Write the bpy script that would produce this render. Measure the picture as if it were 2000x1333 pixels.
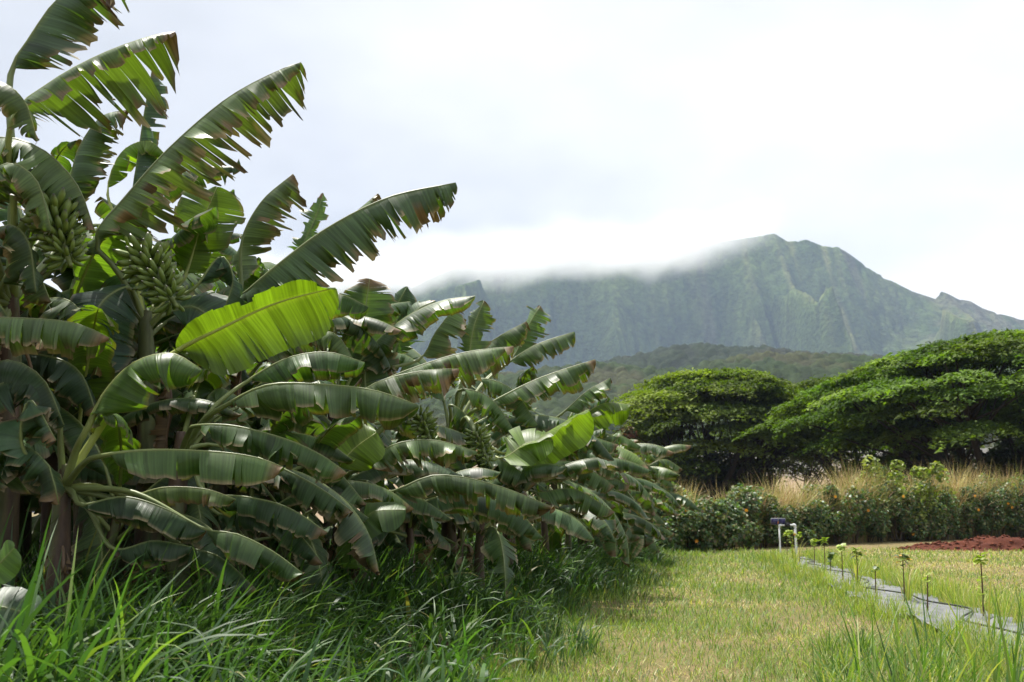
import bpy, math, random
import numpy as np
from mathutils import Vector, Matrix

for o in list(bpy.data.objects): bpy.data.objects.remove(o)
SC = bpy.context.scene
COL = SC.collection
R = math.radians

# ------------------------------------------------------------------ camera
CAM_H = 1.15
YAW, PITCH = R(8.65), R(9.73)
FPX = 1944.0                                  # focal length in pixels of the 2000 px wide photograph
cam_d = bpy.data.cameras.new('camera'); cam = bpy.data.objects.new('camera', cam_d); COL.objects.link(cam)
cam.location = (0, 0, CAM_H); cam.rotation_euler = (R(90) + PITCH, 0, YAW)
cam_d.lens = 35.0; cam_d.sensor_width = 36.0; cam_d.clip_start = 0.1; cam_d.clip_end = 20000
cam_d.dof.use_dof = True; cam_d.dof.focus_distance = 9.0; cam_d.dof.aperture_fstop = 3.2
SC.camera = cam

# ------------------------------------------------------------------ light
SUN_EL, SUN_AZ = R(66), R(-42)                 # azimuth clockwise from +Y
sun_dir = Vector((math.sin(SUN_AZ) * math.cos(SUN_EL), math.cos(SUN_AZ) * math.cos(SUN_EL), math.sin(SUN_EL)))
sl = bpy.data.lights.new('sun', 'SUN'); sun = bpy.data.objects.new('sun', sl); COL.objects.link(sun)
sl.energy = 5.0; sl.angle = R(0.9); sl.color = (1.0, 0.955, 0.88)
sun.rotation_euler = (-sun_dir).to_track_quat('-Z', 'Y').to_euler()

SKY_SEED = 8.5
world = bpy.data.worlds.new('World'); SC.world = world; world.use_nodes = True
def build_world():
    nt = world.node_tree; nt.nodes.clear(); N = nt.nodes.new; L = nt.links.new
    out = N('ShaderNodeOutputWorld'); bg = N('ShaderNodeBackground'); L(bg.outputs[0], out.inputs[0])
    sky = N('ShaderNodeTexSky'); sky.sky_type = 'NISHITA'; sky.sun_disc = False
    sky.sun_elevation = SUN_EL; sky.sun_rotation = SUN_AZ; sky.air_density = 1.2; sky.dust_density = 2.0
    bg.inputs['Strength'].default_value = 0.10
    tc = N('ShaderNodeTexCoord'); sep = N('ShaderNodeSeparateXYZ'); L(tc.outputs['Generated'], sep.inputs[0])
    def M(op, a, b=None, c=None):
        n = N('ShaderNodeMath'); n.operation = op
        for i, v in enumerate((a, b, c)):
            if v is None: continue
            if isinstance(v, (int, float)): n.inputs[i].default_value = v
            else: L(v, n.inputs[i])
        return n.outputs[0]
    # the cloud deck lies on a plane overhead: project the direction on it
    z = M('ADD', M('ABSOLUTE', sep.outputs[2]), 0.22)
    px = M('DIVIDE', M('MULTIPLY', sep.outputs[0], -1.0), z); py = M('DIVIDE', sep.outputs[1], z)
    cb = N('ShaderNodeCombineXYZ'); L(px, cb.inputs[0]); L(py, cb.inputs[1]); cb.inputs[2].default_value = SKY_SEED
    n1 = N('ShaderNodeTexNoise'); n1.inputs['Scale'].default_value = 0.42; n1.inputs['Detail'].default_value = 6; n1.inputs['Roughness'].default_value = 0.52
    L(cb.outputs[0], n1.inputs['Vector'])
    # thick deck: brighter round the veiled sun
    dt = N('ShaderNodeVectorMath'); dt.operation = 'DOT_PRODUCT'; L(tc.outputs['Generated'], dt.inputs[0]); dt.inputs[1].default_value = tuple(sun_dir)
    glow = M('POWER', M('MAXIMUM', dt.outputs['Value'], 0.0), 2.6)
    b = M('ADD', M('MULTIPLY', n1.outputs['Fac'], 17.0), M('MULTIPLY', glow, 1.5))
    b = M('MAXIMUM', M('ADD', b, -4.25), 3.0)
    cl = N('ShaderNodeMix'); cl.data_type = 'RGBA'
    L(M('MULTIPLY', M('SUBTRACT', b, 4.6), 0.32), cl.inputs[0])
    cl.inputs[6].default_value = (0.93, 0.965, 1.03, 1); cl.inputs[7].default_value = (1, 1, 1, 1)
    vs = N('ShaderNodeVectorMath'); vs.operation = 'SCALE'; L(cl.outputs[2], vs.inputs[0]); L(b, vs.inputs['Scale'])
    mx = N('ShaderNodeMix'); mx.data_type = 'RGBA'
    L(sky.outputs[0], mx.inputs[6]); L(vs.outputs[0], mx.inputs[7])
    mr = N('ShaderNodeMapRange'); L(n1.outputs['Fac'], mr.inputs[0])
    mr.inputs[1].default_value = 0.22; mr.inputs[2].default_value = 0.42; mr.inputs[3].default_value = 0.72; mr.inputs[4].default_value = 0.98
    L(mr.outputs[0], mx.inputs[0])
    L(mx.outputs[2], bg.inputs['Color'])
build_world()

SC.view_settings.view_transform = 'Standard'; SC.view_settings.look = 'None'
SC.view_settings.exposure = 0.75; SC.view_settings.gamma = 1.0
SC.render.engine = 'CYCLES'
cy = SC.cycles
cy.use_denoising = True
try: cy.denoiser = 'OPENIMAGEDENOISE'
except Exception: pass
cy.use_adaptive_sampling = True; cy.adaptive_threshold = 0.02
cy.max_bounces = 8; cy.diffuse_bounces = 3; cy.glossy_bounces = 2; cy.transmission_bounces = 4; cy.volume_bounces = 4; cy.transparent_max_bounces = 4
cy.sample_clamp_indirect = 6

# ------------------------------------------------------------------ space helpers
HD = Vector((-math.sin(YAW), math.cos(YAW), 0)); RT = Vector((math.cos(YAW), math.sin(YAW), 0)); UPV = Vector((0, 0, 1))
FW = HD * math.cos(PITCH) + UPV * math.sin(PITCH); CU = -HD * math.sin(PITCH) + UPV * math.cos(PITCH)
CAMP = Vector((0, 0, CAM_H))
def P(px, py, D):
    "the point seen at a place of the photograph, D metres ahead"
    d = FW + RT * ((px - 1000) / FPX) + CU * ((666.5 - py) / FPX)
    return CAMP + d * (D / d.dot(HD))
def W(s, D, z=0.0):
    "metres to the right, metres ahead, height"
    v = RT * s + HD * D; return Vector((v.x, v.y, z))
def G(px, py):
    "ground point"
    d = FW + RT * ((px - 1000) / FPX) + CU * ((666.5 - py) / FPX)
    return CAMP + d * (-CAM_H / d.z)
def GD(px, D):
    "ground point below a column of the photograph, D metres ahead"
    p = P(px, 1000, D); return Vector((p.x, p.y, 0))

# ------------------------------------------------------------------ mesh helpers
def np_mesh(name, verts, faces, mats=None, color=None, uv=None, matidx=None, smooth=True):
    """faces: list of int arrays (n,k)"""
    me = bpy.data.meshes.new(name)
    verts = np.asarray(verts, dtype=np.float32).reshape(-1, 3)
    faces = [np.asarray(f, dtype=np.int32) for f in faces if len(f)]
    me.vertices.add(len(verts)); me.vertices.foreach_set('co', verts.ravel())
    nl = sum(f.size for f in faces); npoly = sum(len(f) for f in faces)
    me.loops.add(nl); me.polygons.add(npoly)
    li = np.concatenate([f.ravel() for f in faces])
    me.loops.foreach_set('vertex_index', li)
    ls = []; off = 0
    for f in faces:
        ls.append(off + np.arange(len(f), dtype=np.int32) * f.shape[1]); off += f.size
    me.polygons.foreach_set('loop_start', np.concatenate(ls).astype(np.int32))
    if matidx is not None: me.polygons.foreach_set('material_index', np.asarray(matidx, dtype=np.int32))
    me.update(calc_edges=True)
    if smooth: me.polygons.foreach_set('use_smooth', np.ones(npoly, dtype=bool))
    if color is not None:
        c = np.asarray(color, dtype=np.float32)
        if c.shape[1] == 3: c = np.concatenate([c, np.ones((len(c), 1), np.float32)], 1)
        a = me.color_attributes.new('tint', 'FLOAT_COLOR', 'POINT'); a.data.foreach_set('color', c.ravel())
    if uv is not None:
        u = me.uv_layers.new(name='uv'); u.data.foreach_set('uv', np.asarray(uv, dtype=np.float32)[li].ravel())
    for m in (mats or []): me.materials.append(m)
    return me
def link(name, me, parent=None, loc=None):
    o = bpy.data.objects.new(name, me); COL.objects.link(o)
    if parent is not None: o.parent = parent
    if loc is not None: o.location = loc
    return o
def tag(o, label=None, cat=None, group=None, kind=None):
    if label: o['label'] = label
    if cat: o['category'] = cat
    if group: o['group'] = group
    if kind: o['kind'] = kind
    return o
def empty(name, loc, label=None, cat=None, group=None):
    o = bpy.data.objects.new(name, None); COL.objects.link(o); o.location = loc; o.empty_display_size = 0.2
    return tag(o, label, cat, group)
def crom(pts, n):
    "points evenly spaced on a smooth curve through pts"
    p = np.array([tuple(q) for q in pts], dtype=float)
    if len(p) == 2: p = np.array([p[0], (p[0] + p[1]) / 2, p[1]])
    q = np.vstack([2 * p[0] - p[1], p, 2 * p[-1] - p[-2]])
    out = []
    for i in range(len(p) - 1):
        a, b, c, d = q[i:i + 4]
        t = np.linspace(0, 1, 24, endpoint=False)[:, None]
        out.append(0.5 * ((2 * b) + (c - a) * t + (2 * a - 5 * b + 4 * c - d) * t ** 2 + (3 * b - a - 3 * c + d) * t ** 3))
    out.append(p[-1:]); out = np.vstack(out)
    s = np.concatenate([[0], np.cumsum(np.linalg.norm(np.diff(out, axis=0), axis=1))])
    u = np.linspace(0, s[-1], n)
    return np.stack([np.interp(u, s, out[:, k]) for k in range(3)], 1), s[-1]
def nrm(a): return a / np.maximum(np.linalg.norm(a, axis=-1, keepdims=True), 1e-9)
def tube_np(pts, rad, sides=7, cap=True):
    "verts, quads of a tube"
    p = np.asarray(pts, float); n = len(p); rad = np.broadcast_to(np.asarray(rad, float), (n,))
    T = nrm(np.gradient(p, axis=0))
    ref = np.array([0, 0, 1.0]) if abs(T[:, 2]).mean() < 0.8 else np.array([1.0, 0, 0])
    A = nrm(np.cross(T, ref)); B = np.cross(T, A)
    th = np.linspace(0, 2 * np.pi, sides, endpoint=False)
    v = p[:, None] + rad[:, None, None] * (np.cos(th)[None, :, None] * A[:, None] + np.sin(th)[None, :, None] * B[:, None])
    i = np.arange(n - 1)[:, None] * sides; j = np.arange(sides)[None]; k = (j + 1) % sides
    q = np.stack([i + j, i + k, i + sides + k, i + sides + j], -1).reshape(-1, 4)
    v = v.reshape(-1, 3)
    if cap:
        c0, c1 = len(v), len(v) + 1
        v = np.vstack([v, p[:1], p[-1:]])
        jj = np.arange(sides); kk = (jj + 1) % sides; e = (n - 1) * sides
        q = np.vstack([q, np.stack([np.full(sides, c0), kk, jj, jj], 1), np.stack([np.full(sides, c1), e + jj, e + kk, e + kk], 1)])
    return v, q
def clean(q):
    "split degenerate quads off as triangles"
    m = q[:, 2] == q[:, 3]
    return [q[~m], q[m][:, :3]]
class MB:
    "collects pieces of one mesh"
    def __init__(s): s.v = []; s.f = []; s.c = []; s.n = 0
    def add(s, v, q, col=None):
        v = np.asarray(v, float); s.v.append(v); s.f.append(np.asarray(q) + s.n); s.n += len(v)
        if col is not None:
            c = np.asarray(col, float); s.c.append(np.broadcast_to(c, (len(v), 3)))
    def tube(s, pts, rad, sides=7, col=None, n=None):
        if n: pts, _ = crom(pts, n); rad = np.interp(np.linspace(0, 1, n), np.linspace(0, 1, len(rad)), rad)
        v, q = tube_np(pts, rad, sides); s.add(v, q, col)
    def box(s, c, d, col=None, rot=None):
        x, y, z = [k / 2 for k in d]
        v = np.array([(-x, -y, -z), (x, -y, -z), (x, y, -z), (-x, y, -z), (-x, -y, z), (x, -y, z), (x, y, z), (-x, y, z)])
        if rot is not None: v = v @ np.array(rot).T
        s.add(v + np.array(tuple(c)), [(0, 3, 2, 1), (4, 5, 6, 7), (0, 1, 5, 4), (1, 2, 6, 5), (2, 3, 7, 6), (3, 0, 4, 7)], col)
    def build(s, name, mat, parent=None, smooth=True, off=None):
        v = np.vstack(s.v)
        if off is not None: v = v - np.array(tuple(off))
        me = np_mesh(name, v, clean(np.vstack(s.f)), [mat], np.vstack(s.c) if s.c else None, smooth=smooth)
        return link(name, me, parent)

# smooth value noise and cell noise on numpy arrays
def _hash(i, j, seed):
    n = (i * 374761393 + j * 668265263 + seed * 1442695041) & 0x7fffffff
    n = ((n ^ (n >> 13)) * 1274126177) & 0x7fffffff
    return ((n ^ (n >> 16)) & 0xffff) / 65535.0
def vnoise(x, y, seed=0):
    x = np.asarray(x, float); y = np.asarray(y, float)
    i = np.floor(x).astype(np.int64); j = np.floor(y).astype(np.int64); u = x - i; v = y - j
    u = u * u * (3 - 2 * u); v = v * v * (3 - 2 * v)
    a = _hash(i, j, seed); b = _hash(i + 1, j, seed); c = _hash(i, j + 1, seed); d = _hash(i + 1, j + 1, seed)
    return (a * (1 - u) + b * u) * (1 - v) + (c * (1 - u) + d * u) * v
def fbm(x, y, seed=0, oct=4):
    r = 0; a = 0.5; t = 0
    for k in range(oct):
        r = r + a * vnoise(x * 2 ** k, y * 2 ** k, seed + k * 17); t += a; a *= 0.5
    return r / t
def cells(x, y, seed=0):
    "distance to the nearest jittered cell centre, and a random number of that cell"
    i = np.floor(x).astype(np.int64); j = np.floor(y).astype(np.int64)
    best = np.full(np.shape(x), 9.0); rid = np.zeros(np.shape(x))
    for di in (-1, 0, 1):
        for dj in (-1, 0, 1):
            a = i + di; b = j + dj
            cx = a + 0.15 + 0.7 * _hash(a, b, seed); cyy = b + 0.15 + 0.7 * _hash(a, b, seed + 5)
            d = np.hypot(x - cx, y - cyy); m = d < best
            best = np.where(m, d, best); rid = np.where(m, _hash(a, b, seed + 9), rid)
    return best, rid
def mixc(a, b, f): return np.asarray(a) * (1 - f[..., None]) + np.asarray(b) * f[..., None]
def sstep(a, b, x):
    t = np.clip((x - a) / (b - a), 0, 1); return t * t * (3 - 2 * t)

# ------------------------------------------------------------------ materials
def new_mat(name):
    m = bpy.data.materials.new(name); m.use_nodes = True
    nt = m.node_tree; nt.nodes.clear()
    return m, nt.nodes.new, nt.links.new
def foliage_mat(name, trans=0.35, rough=0.45, spec=0.5, tcol=(1.5, 1.9, 0.35), veins=None, bump=0.0, vary=0.25, nscale=3.0, coat=0.0):
    m, N, L = new_mat(name)
    out = N('ShaderNodeOutputMaterial'); pr = N('ShaderNodeBsdfPrincipled'); tr = N('ShaderNodeBsdfTranslucent'); mix = N('ShaderNodeMixShader')
    at = N('ShaderNodeAttribute'); at.attribute_name = 'tint'
    base = at.outputs['Color']
    no = N('ShaderNodeTexNoise'); no.inputs['Scale'].default_value = nscale; no.inputs['Detail'].default_value = 4
    tc = N('ShaderNodeTexCoord'); L(tc.outputs['Object'], no.inputs['Vector'])
    mr = N('ShaderNodeMapRange'); L(no.outputs['Fac'], mr.inputs[0]); mr.inputs[1].default_value = 0.25; mr.inputs[2].default_value = 0.75
    mr.inputs[3].default_value = 1 - vary; mr.inputs[4].default_value = 1 + vary
    sc = N('ShaderNodeVectorMath'); sc.operation = 'SCALE'; L(base, sc.inputs[0]); L(mr.outputs[0], sc.inputs['Scale']); base = sc.outputs[0]
    if veins:
        uv = N('ShaderNodeUVMap'); uv.uv_map = 'uv'
        mp = N('ShaderNodeMapping'); mp.inputs['Scale'].default_value = (veins, veins * 0.03, 1); L(uv.outputs[0], mp.inputs[0])
        vn = N('ShaderNodeTexNoise'); vn.inputs['Scale'].default_value = 1.0; vn.inputs['Detail'].default_value = 3; L(mp.outputs[0], vn.inputs['Vector'])
        m2 = N('ShaderNodeMapRange'); L(vn.outputs['Fac'], m2.inputs[0]); m2.inputs[1].default_value = 0.3; m2.inputs[2].default_value = 0.7; m2.inputs[3].default_value = 0.66; m2.inputs[4].default_value = 1.34
        s2 = N('ShaderNodeVectorMath'); s2.operation = 'SCALE'; L(base, s2.inputs[0]); L(m2.outputs[0], s2.inputs['Scale']); base = s2.outputs[0]
        bp = N('ShaderNodeBump'); bp.inputs['Strength'].default_value = bump; bp.inputs['Distance'].default_value = 0.006
        L(vn.outputs['Fac'], bp.inputs['Height']); L(bp.outputs[0], pr.inputs['Normal'])
    L(base, pr.inputs['Base Color'])
    tm = N('ShaderNodeVectorMath'); tm.operation = 'MULTIPLY'; L(base, tm.inputs[0]); tm.inputs[1].default_value = tcol
    L(tm.outputs[0], tr.inputs['Color'])
    pr.inputs['Roughness'].default_value = rough; pr.inputs['Specular IOR Level'].default_value = spec
    if coat: pr.inputs['Coat Weight'].default_value = coat; pr.inputs['Coat Roughness'].default_value = 0.35
    tf = N('ShaderNodeMath'); tf.operation = 'MULTIPLY'; L(at.outputs['Alpha'], tf.inputs[0]); tf.inputs[1].default_value = trans; L(tf.outputs[0], mix.inputs[0])
    L(pr.outputs[0], mix.inputs[1]); L(tr.outputs[0], mix.inputs[2]); L(mix.outputs[0], out.inputs[0])
    return m
def tint_mat(name, rough=0.8, spec=0.2, nscale=8.0, vary=0.3, bump=0.3, bdist=0.01, stretch=(1, 1, 1)):
    m, N, L = new_mat(name)
    out = N('ShaderNodeOutputMaterial'); pr = N('ShaderNodeBsdfPrincipled'); L(pr.outputs[0], out.inputs[0])
    at = N('ShaderNodeAttribute'); at.attribute_name = 'tint'
    tc = N('ShaderNodeTexCoord'); mp = N('ShaderNodeMapping'); mp.inputs['Scale'].default_value = stretch; L(tc.outputs['Object'], mp.inputs[0])
    no = N('ShaderNodeTexNoise'); no.inputs['Scale'].default_value = nscale; no.inputs['Detail'].default_value = 6; no.inputs['Roughness'].default_value = 0.6
    L(mp.outputs[0], no.inputs['Vector'])
    mr = N('ShaderNodeMapRange'); L(no.outputs['Fac'], mr.inputs[0]); mr.inputs[1].default_value = 0.25; mr.inputs[2].default_value = 0.75
    mr.inputs[3].default_value = 1 - vary; mr.inputs[4].default_value = 1 + vary
    sc = N('ShaderNodeVectorMath'); sc.operation = 'SCALE'; L(at.outputs['Color'], sc.inputs[0]); L(mr.outputs[0], sc.inputs['Scale'])
    L(sc.outputs[0], pr.inputs['Base Color'])
    pr.inputs['Roughness'].default_value = rough; pr.inputs['Specular IOR Level'].default_value = spec
    bp = N('ShaderNodeBump'); bp.inputs['Strength'].default_value = bump; bp.inputs['Distance'].default_value = bdist
    L(no.outputs['Fac'], bp.inputs['Height']); L(bp.outputs[0], pr.inputs['Normal'])
    return m
M_LEAF = foliage_mat('banana_leaf', trans=0.38, rough=0.44, spec=0.34, tcol=(2.1, 2.4, 0.3), veins=45, bump=0.6, vary=0.16, nscale=2.5)
M_RIB = tint_mat('banana_midrib', rough=0.45, spec=0.45, nscale=6, vary=0.18, bump=0.1)
M_STEM = tint_mat('banana_stem', rough=0.55, spec=0.35, nscale=5, vary=0.55, bump=0.5, bdist=0.01, stretch=(3, 3, 0.6))
M_FRUIT = tint_mat('banana_skin', rough=0.42, spec=0.45, nscale=12, vary=0.12, bump=0.05)
M_DRY = foliage_mat('dry_blade', trans=0.2, rough=0.6, spec=0.25, tcol=(1.1, 1.0, 0.8), vary=0.15, nscale=1.0)
M_GRASS = foliage_mat('grass_blade', trans=0.35, rough=0.5, spec=0.32, tcol=(1.35, 1.55, 0.45), vary=0.12, nscale=1.2)
M_TREE = foliage_mat('tree_leaf', trans=0.30, rough=0.7, spec=0.12, tcol=(1.5, 1.8, 0.3), vary=0.2, nscale=0.6)
M_SHRUB = foliage_mat('shrub_leaf', trans=0.25, rough=0.45, spec=0.4, tcol=(1.4, 1.7, 0.4), vary=0.2, nscale=1.5)
M_BARK = tint_mat('bark', rough=0.9, spec=0.1, nscale=6, vary=0.4, bump=0.6, bdist=0.03, stretch=(2, 2, 0.5))
M_EARTH = tint_mat('earth', rough=0.95, spec=0.1, nscale=14, vary=0.35, bump=0.6, bdist=0.03)
M_FOREST = tint_mat('forest', rough=0.9, spec=0.1, nscale=0.35, vary=0.45, bump=0.8, bdist=1.5)
M_MOUNT = tint_mat('mountain_cover', rough=0.95, spec=0.05, nscale=0.10, vary=0.5, bump=1.0, bdist=8.0)

rng = np.random.default_rng(11)
rnd = random.Random(5)

# ------------------------------------------------------------------ the ground
def build_ground():
    r = np.concatenate([np.linspace(0, 40, 161), np.geomspace(41, 2900, 60)])
    th = np.linspace(0, 2 * np.pi, 181)[:-1]
    RR, TH = np.meshgrid(r, th, indexing='ij')
    x = RR * np.sin(TH); y = RR * np.cos(TH)
    z = (fbm(x * 0.5, y * 0.5, 3) - 0.5) * 0.07 * sstep(60, 25, RR) + (fbm(x * 2.5, y * 2.5, 8) - 0.5) * 0.03 * sstep(40, 15, RR) - 0.03
    v = np.stack([x, y, z], -1).reshape(-1, 3)
    n, m = RR.shape; i = np.arange(n - 1)[:, None] * m; j = np.arange(m)[None]; k = (j + 1) % m
    q = np.stack([i + j, i + m + j, i + m + k, i + k], -1).reshape(-1, 4)
    mt, N, L = new_mat('mown_field')
    out = N('ShaderNodeOutputMaterial'); pr = N('ShaderNodeBsdfPrincipled'); L(pr.outputs[0], out.inputs[0])
    tc = N('ShaderNodeTexCoord')
    def noise(s, d=5, r_=0.6):
        t = N('ShaderNodeTexNoise'); t.inputs['Scale'].default_value = s; t.inputs['Detail'].default_value = d; t.inputs['Roughness'].default_value = r_
        L(tc.outputs['Object'], t.inputs['Vector']); return t.outputs['Fac']
    def ramp(f, st):
        c = N('ShaderNodeValToRGB'); L(f, c.inputs[0]); e = c.color_ramp.elements
        while len(e) < len(st): e.new(0.5)
        for a, (p_, col) in zip(e, st): a.position = p_; a.color = (*col, 1)
        return c.outputs[0]
    fine = ramp(noise(45, 4, 0.7), [(0.3, (0.06, 0.04, 0.024)), (0.5, (0.17, 0.12, 0.065)), (0.72, (0.27, 0.20, 0.115))])
    big = ramp(noise(0.5, 5), [(0.35, (0.16, 0.17, 0.05)), (0.65, (0.26, 0.20, 0.10))])
    mx = N('ShaderNodeMix'); mx.data_type = 'RGBA'; mx.inputs[0].default_value = 0.45; L(fine, mx.inputs[6]); L(big, mx.inputs[7])
    L(mx.outputs[2], pr.inputs['Base Color']); pr.inputs['Roughness'].default_value = 0.95; pr.inputs['Specular IOR Level'].default_value = 0.1
    bp = N('ShaderNodeBump'); bp.inputs['Strength'].default_value = 0.6; bp.inputs['Distance'].default_value = 0.02; L(noise(60, 3), bp.inputs['Height']); L(bp.outputs[0], pr.inputs['Normal'])
    tag(link('ground', np_mesh('ground', v, [q], [mt])), kind='structure')
build_ground()

def build_bed():
    y = np.linspace(2.0, 29.5, 120); u = np.linspace(0, 1, 60); Y, Ux = np.meshgrid(y, u, indexing='ij')
    X = -18 + (GRASS_EDGE(Y) - 0.5 + 18) * Ux
    z = 0.02 + (fbm(X * 1.3, Y * 1.3, 15) - .5) * .06 - 0.05 * sstep(.97, 1, Ux)
    col = mixc((0.030, 0.022, 0.014), (0.085, 0.062, 0.036), fbm(X * 3, Y * 3, 16))
    v = np.stack([X, Y, z], -1).reshape(-1, 3); n, m = X.shape; i = np.arange(n - 1)[:, None] * m; j = np.arange(m - 1)[None]
    q = np.stack([i + j, i + j + 1, i + m + j + 1, i + m + j], -1).reshape(-1, 4)
    tag(link('planting_bed', np_mesh('planting_bed', v, [q], [M_EARTH], col.reshape(-1, 3))), kind='structure')
GRASS_EDGE = lambda y: -1.75 + 0.06 * y + 0.25 * np.sin(y * 0.9) + 0.12 * np.sin(y * 2.3 + 1)       # where the tall grass ends
build_bed()

# ------------------------------------------------------------------ mountain, hills, dry slope
def field(name, s, D, z, color, mat, flip=False):
    n, m = z.shape
    X = RT.x * s + HD.x * D; Y = RT.y * s + HD.y * D
    v = np.stack([X, Y, z], -1).reshape(-1, 3)
    i = np.arange(n - 1)[:, None] * m; j = np.arange(m - 1)[None]
    q = np.stack([i + j, i + j + 1, i + m + j + 1, i + m + j], -1).reshape(-1, 4)
    return tag(link(name, np_mesh(name, v, [q], [mat], color.reshape(-1, 3))), kind='structure')
def zpix(py, D): return P(1000, py, D).z
def spx(px, D): return (px - 1000) / FPX * D * (1 / math.cos(PITCH)) * 0.985

def build_mountain():
    DC, DT = 2350.0, 1450.0
    sil = [(300, 600), (560, 585), (690, 530), (745, 535), (775, 556), (800, 562), (830, 548), (880, 528), (960, 508), (1060, 505), (1130, 498), (1210, 505), (1280, 508), (1340, 497), (1420, 474), (1480, 466),
           (1530, 458), (1556, 474), (1595, 470), (1625, 482), (1662, 485), (1690, 506), (1722, 530), (1760, 550), (1800, 571), (1846, 586), (1858, 571), (1872, 576), (1890, 586), (1915, 590), (1938, 604), (1965, 613), (2000, 622), (2150, 660), (2400, 720)]
    ss = np.array([spx(a, DC) for a, b in sil]); zz = np.array([zpix(b, DC) for a, b in sil])
    nS, nD = 620, 250
    s1 = np.linspace(spx(350, DC), spx(2350, DC), nS)
    q1 = np.concatenate([np.linspace(0, 1, 215), np.linspace(1.01, 1.5, nD - 215)])
    S, Q = np.meshgrid(s1, q1, indexing='ij')
    crest = np.interp(S, ss, zz) + (fbm(S / 22, S * 0 + 3, 5, 4) - 0.5) * 10
    crest = crest + (fbm(S / 6, S * 0 + 8, 6, 2) - 0.5) * 2
    D = DT + (DC - DT) * Q
    wob = (fbm(S / 260, Q * 2.2, 21, 3) - 0.5) * 230
    def ridge(lam, ph, bend, seed):
        u = (S + bend * (1 - Q) + wob + (fbm(S / lam, Q * 3, seed, 3) - 0.5) * lam * 0.7) / lam + ph
        f = np.abs((u % 1.0) - 0.5) * 2            # 0 in the gully, 1 on the spur
        return f
    r1 = ridge(330, 0.10, 120, 31); r2 = ridge(150, 0.4, 60, 41); r3 = ridge(52, 0.2, 30, 51); r4 = ridge(22, 0.2, 12, 61)
    prof = np.where(Q <= 1, 0.25 * Q + 0.75 * Q ** 2.2, 1 - (Q - 1) * 1.3)
    low = sstep(0, 0.25, Q) * sstep(0.98, 0.6, Q)
    z = crest * prof
    z = z + low * crest * (0.66 * (r1 - 0.62) + 0.44 * (r2 - 0.58) * (0.6 + 0.6 * r1) + 0.08 * (r3 - 0.5) + 0.012 * (r4 - 0.5))
    # the deep ravine below the cloud
    c = spx(1315, 2000) + (1 - Q) * -20 + wob * 0.25
    z = z - low * 300 * np.exp(-(np.abs(S - c) / 75) ** 1.4) * sstep(0.05, 0.4, Q)
    near = sstep(1.0, 0.86, Q)
    cr, rid = cells(S / 13, D / 15, 7)
    z = z + (1 - cr) * 6.0 * (0.4 + 0.6 * rid) + (fbm(S / 9, D / 9, 77, 3) - 0.5) * 7
    z = np.minimum(z, crest + 4); z = np.minimum(z, 1.15 + (np.interp(S * DC / D, ss, zz) - 1.15) * np.minimum(1, D / DC) + 2 - 40 * sstep(1.0, .86, Q))
    green = mixc((0.028, 0.054, 0.018), (0.110, 0.150, 0.040), fbm(S / 60, D / 60, 91, 4))
    olive = np.array((0.25, 0.235, 0.09)); rock = np.array((0.10, 0.085, 0.065))
    spur = sstep(0.55, 1.0, 0.5 * r2 + 0.3 * r3 + 0.2 * fbm(S / 30, D / 30, 95)) * sstep(1000, 1700, S + 900) 
    col = green * (1 - 0.65 * spur[..., None]) + olive * 0.65 * spur[..., None]  # olive on the spur tops paints sunlit relief into the cover colour
    dry = sstep(spx(1650, DC), spx(1900, DC), S) * 0.55 * sstep(0.35, 0.6, fbm(S / 40, D / 40, 99))
    col = mixc(col, rock * 1.3, dry)
    cliff = sstep(0.62, 0.8, fbm(S / 45, Q * 3, 105, 3)) * sstep(0.4, 0.7, Q) * 0.5
    col = mixc(col, rock, cliff)
    col = col * (0.72 + 0.56 * rid[..., None])
    field('mountain', S, D, z, col, M_MOUNT)
build_mountain()

def build_hill(name, D0, DC, sil_, seed, lo, hi, bare, cell=8.0, amp=6.5, nS=360, nD=120, back=1.25):
    sil = [(a, b + 14) for a, b in sil_]
    ss = np.array([spx(a, DC) for a, b in sil]); zz = np.array([zpix(b, DC) for a, b in sil])
    S, Q = np.meshgrid(np.linspace(ss[0], ss[-1], nS), np.concatenate([np.linspace(0, 1, nD - 16), np.linspace(1.02, back, 16)]), indexing='ij')
    crest = np.interp(S, ss, zz); D = D0 + (DC - D0) * Q
    z = crest * np.where(Q <= 1, np.sin(np.clip(Q, 0, 1) * np.pi / 2) ** 1.15, 1 - (Q - 1) * 1.5)
    z = z + sstep(0, .2, Q) * sstep(1.0, .8, Q) * crest * 0.16 * (fbm(S / (cell * 9), D / (cell * 12), seed) - 0.5)
    c, rid = cells(S / cell, D / cell, seed)
    z = z + np.sqrt(np.maximum(0, 1 - (c / 0.72) ** 2)) * amp * (0.45 + 0.75 * rid) + (fbm(S / 1.6, D / 1.6, seed + 3, 2) - 0.5) * 1.4 - amp * 0.8
    col = mixc(lo, hi, fbm(S / (cell * 6), D / (cell * 6), seed + 4)) * (0.6 + 0.8 * rid[..., None])
    b = sstep(0.52, 0.66, fbm(S / (cell * 7), D / (cell * 9), seed + 6, 3))
    col = mixc(col, bare, b * 0.32)
    return field(name, S, D, z, col, M_FOREST)
build_hill('wooded_hill', 560, 900, [(850, 760), (1050, 722), (1180, 702), (1250, 690), (1320, 676), (1400, 669), (1470, 671), (1530, 680), (1580, 690), (1640, 693), (1700, 690), (1780, 702), (1900, 712), (2300, 730)], 3,
           (0.011, 0.019, 0.008), (0.020, 0.028, 0.012), (0.045, 0.036, 0.026))
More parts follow.
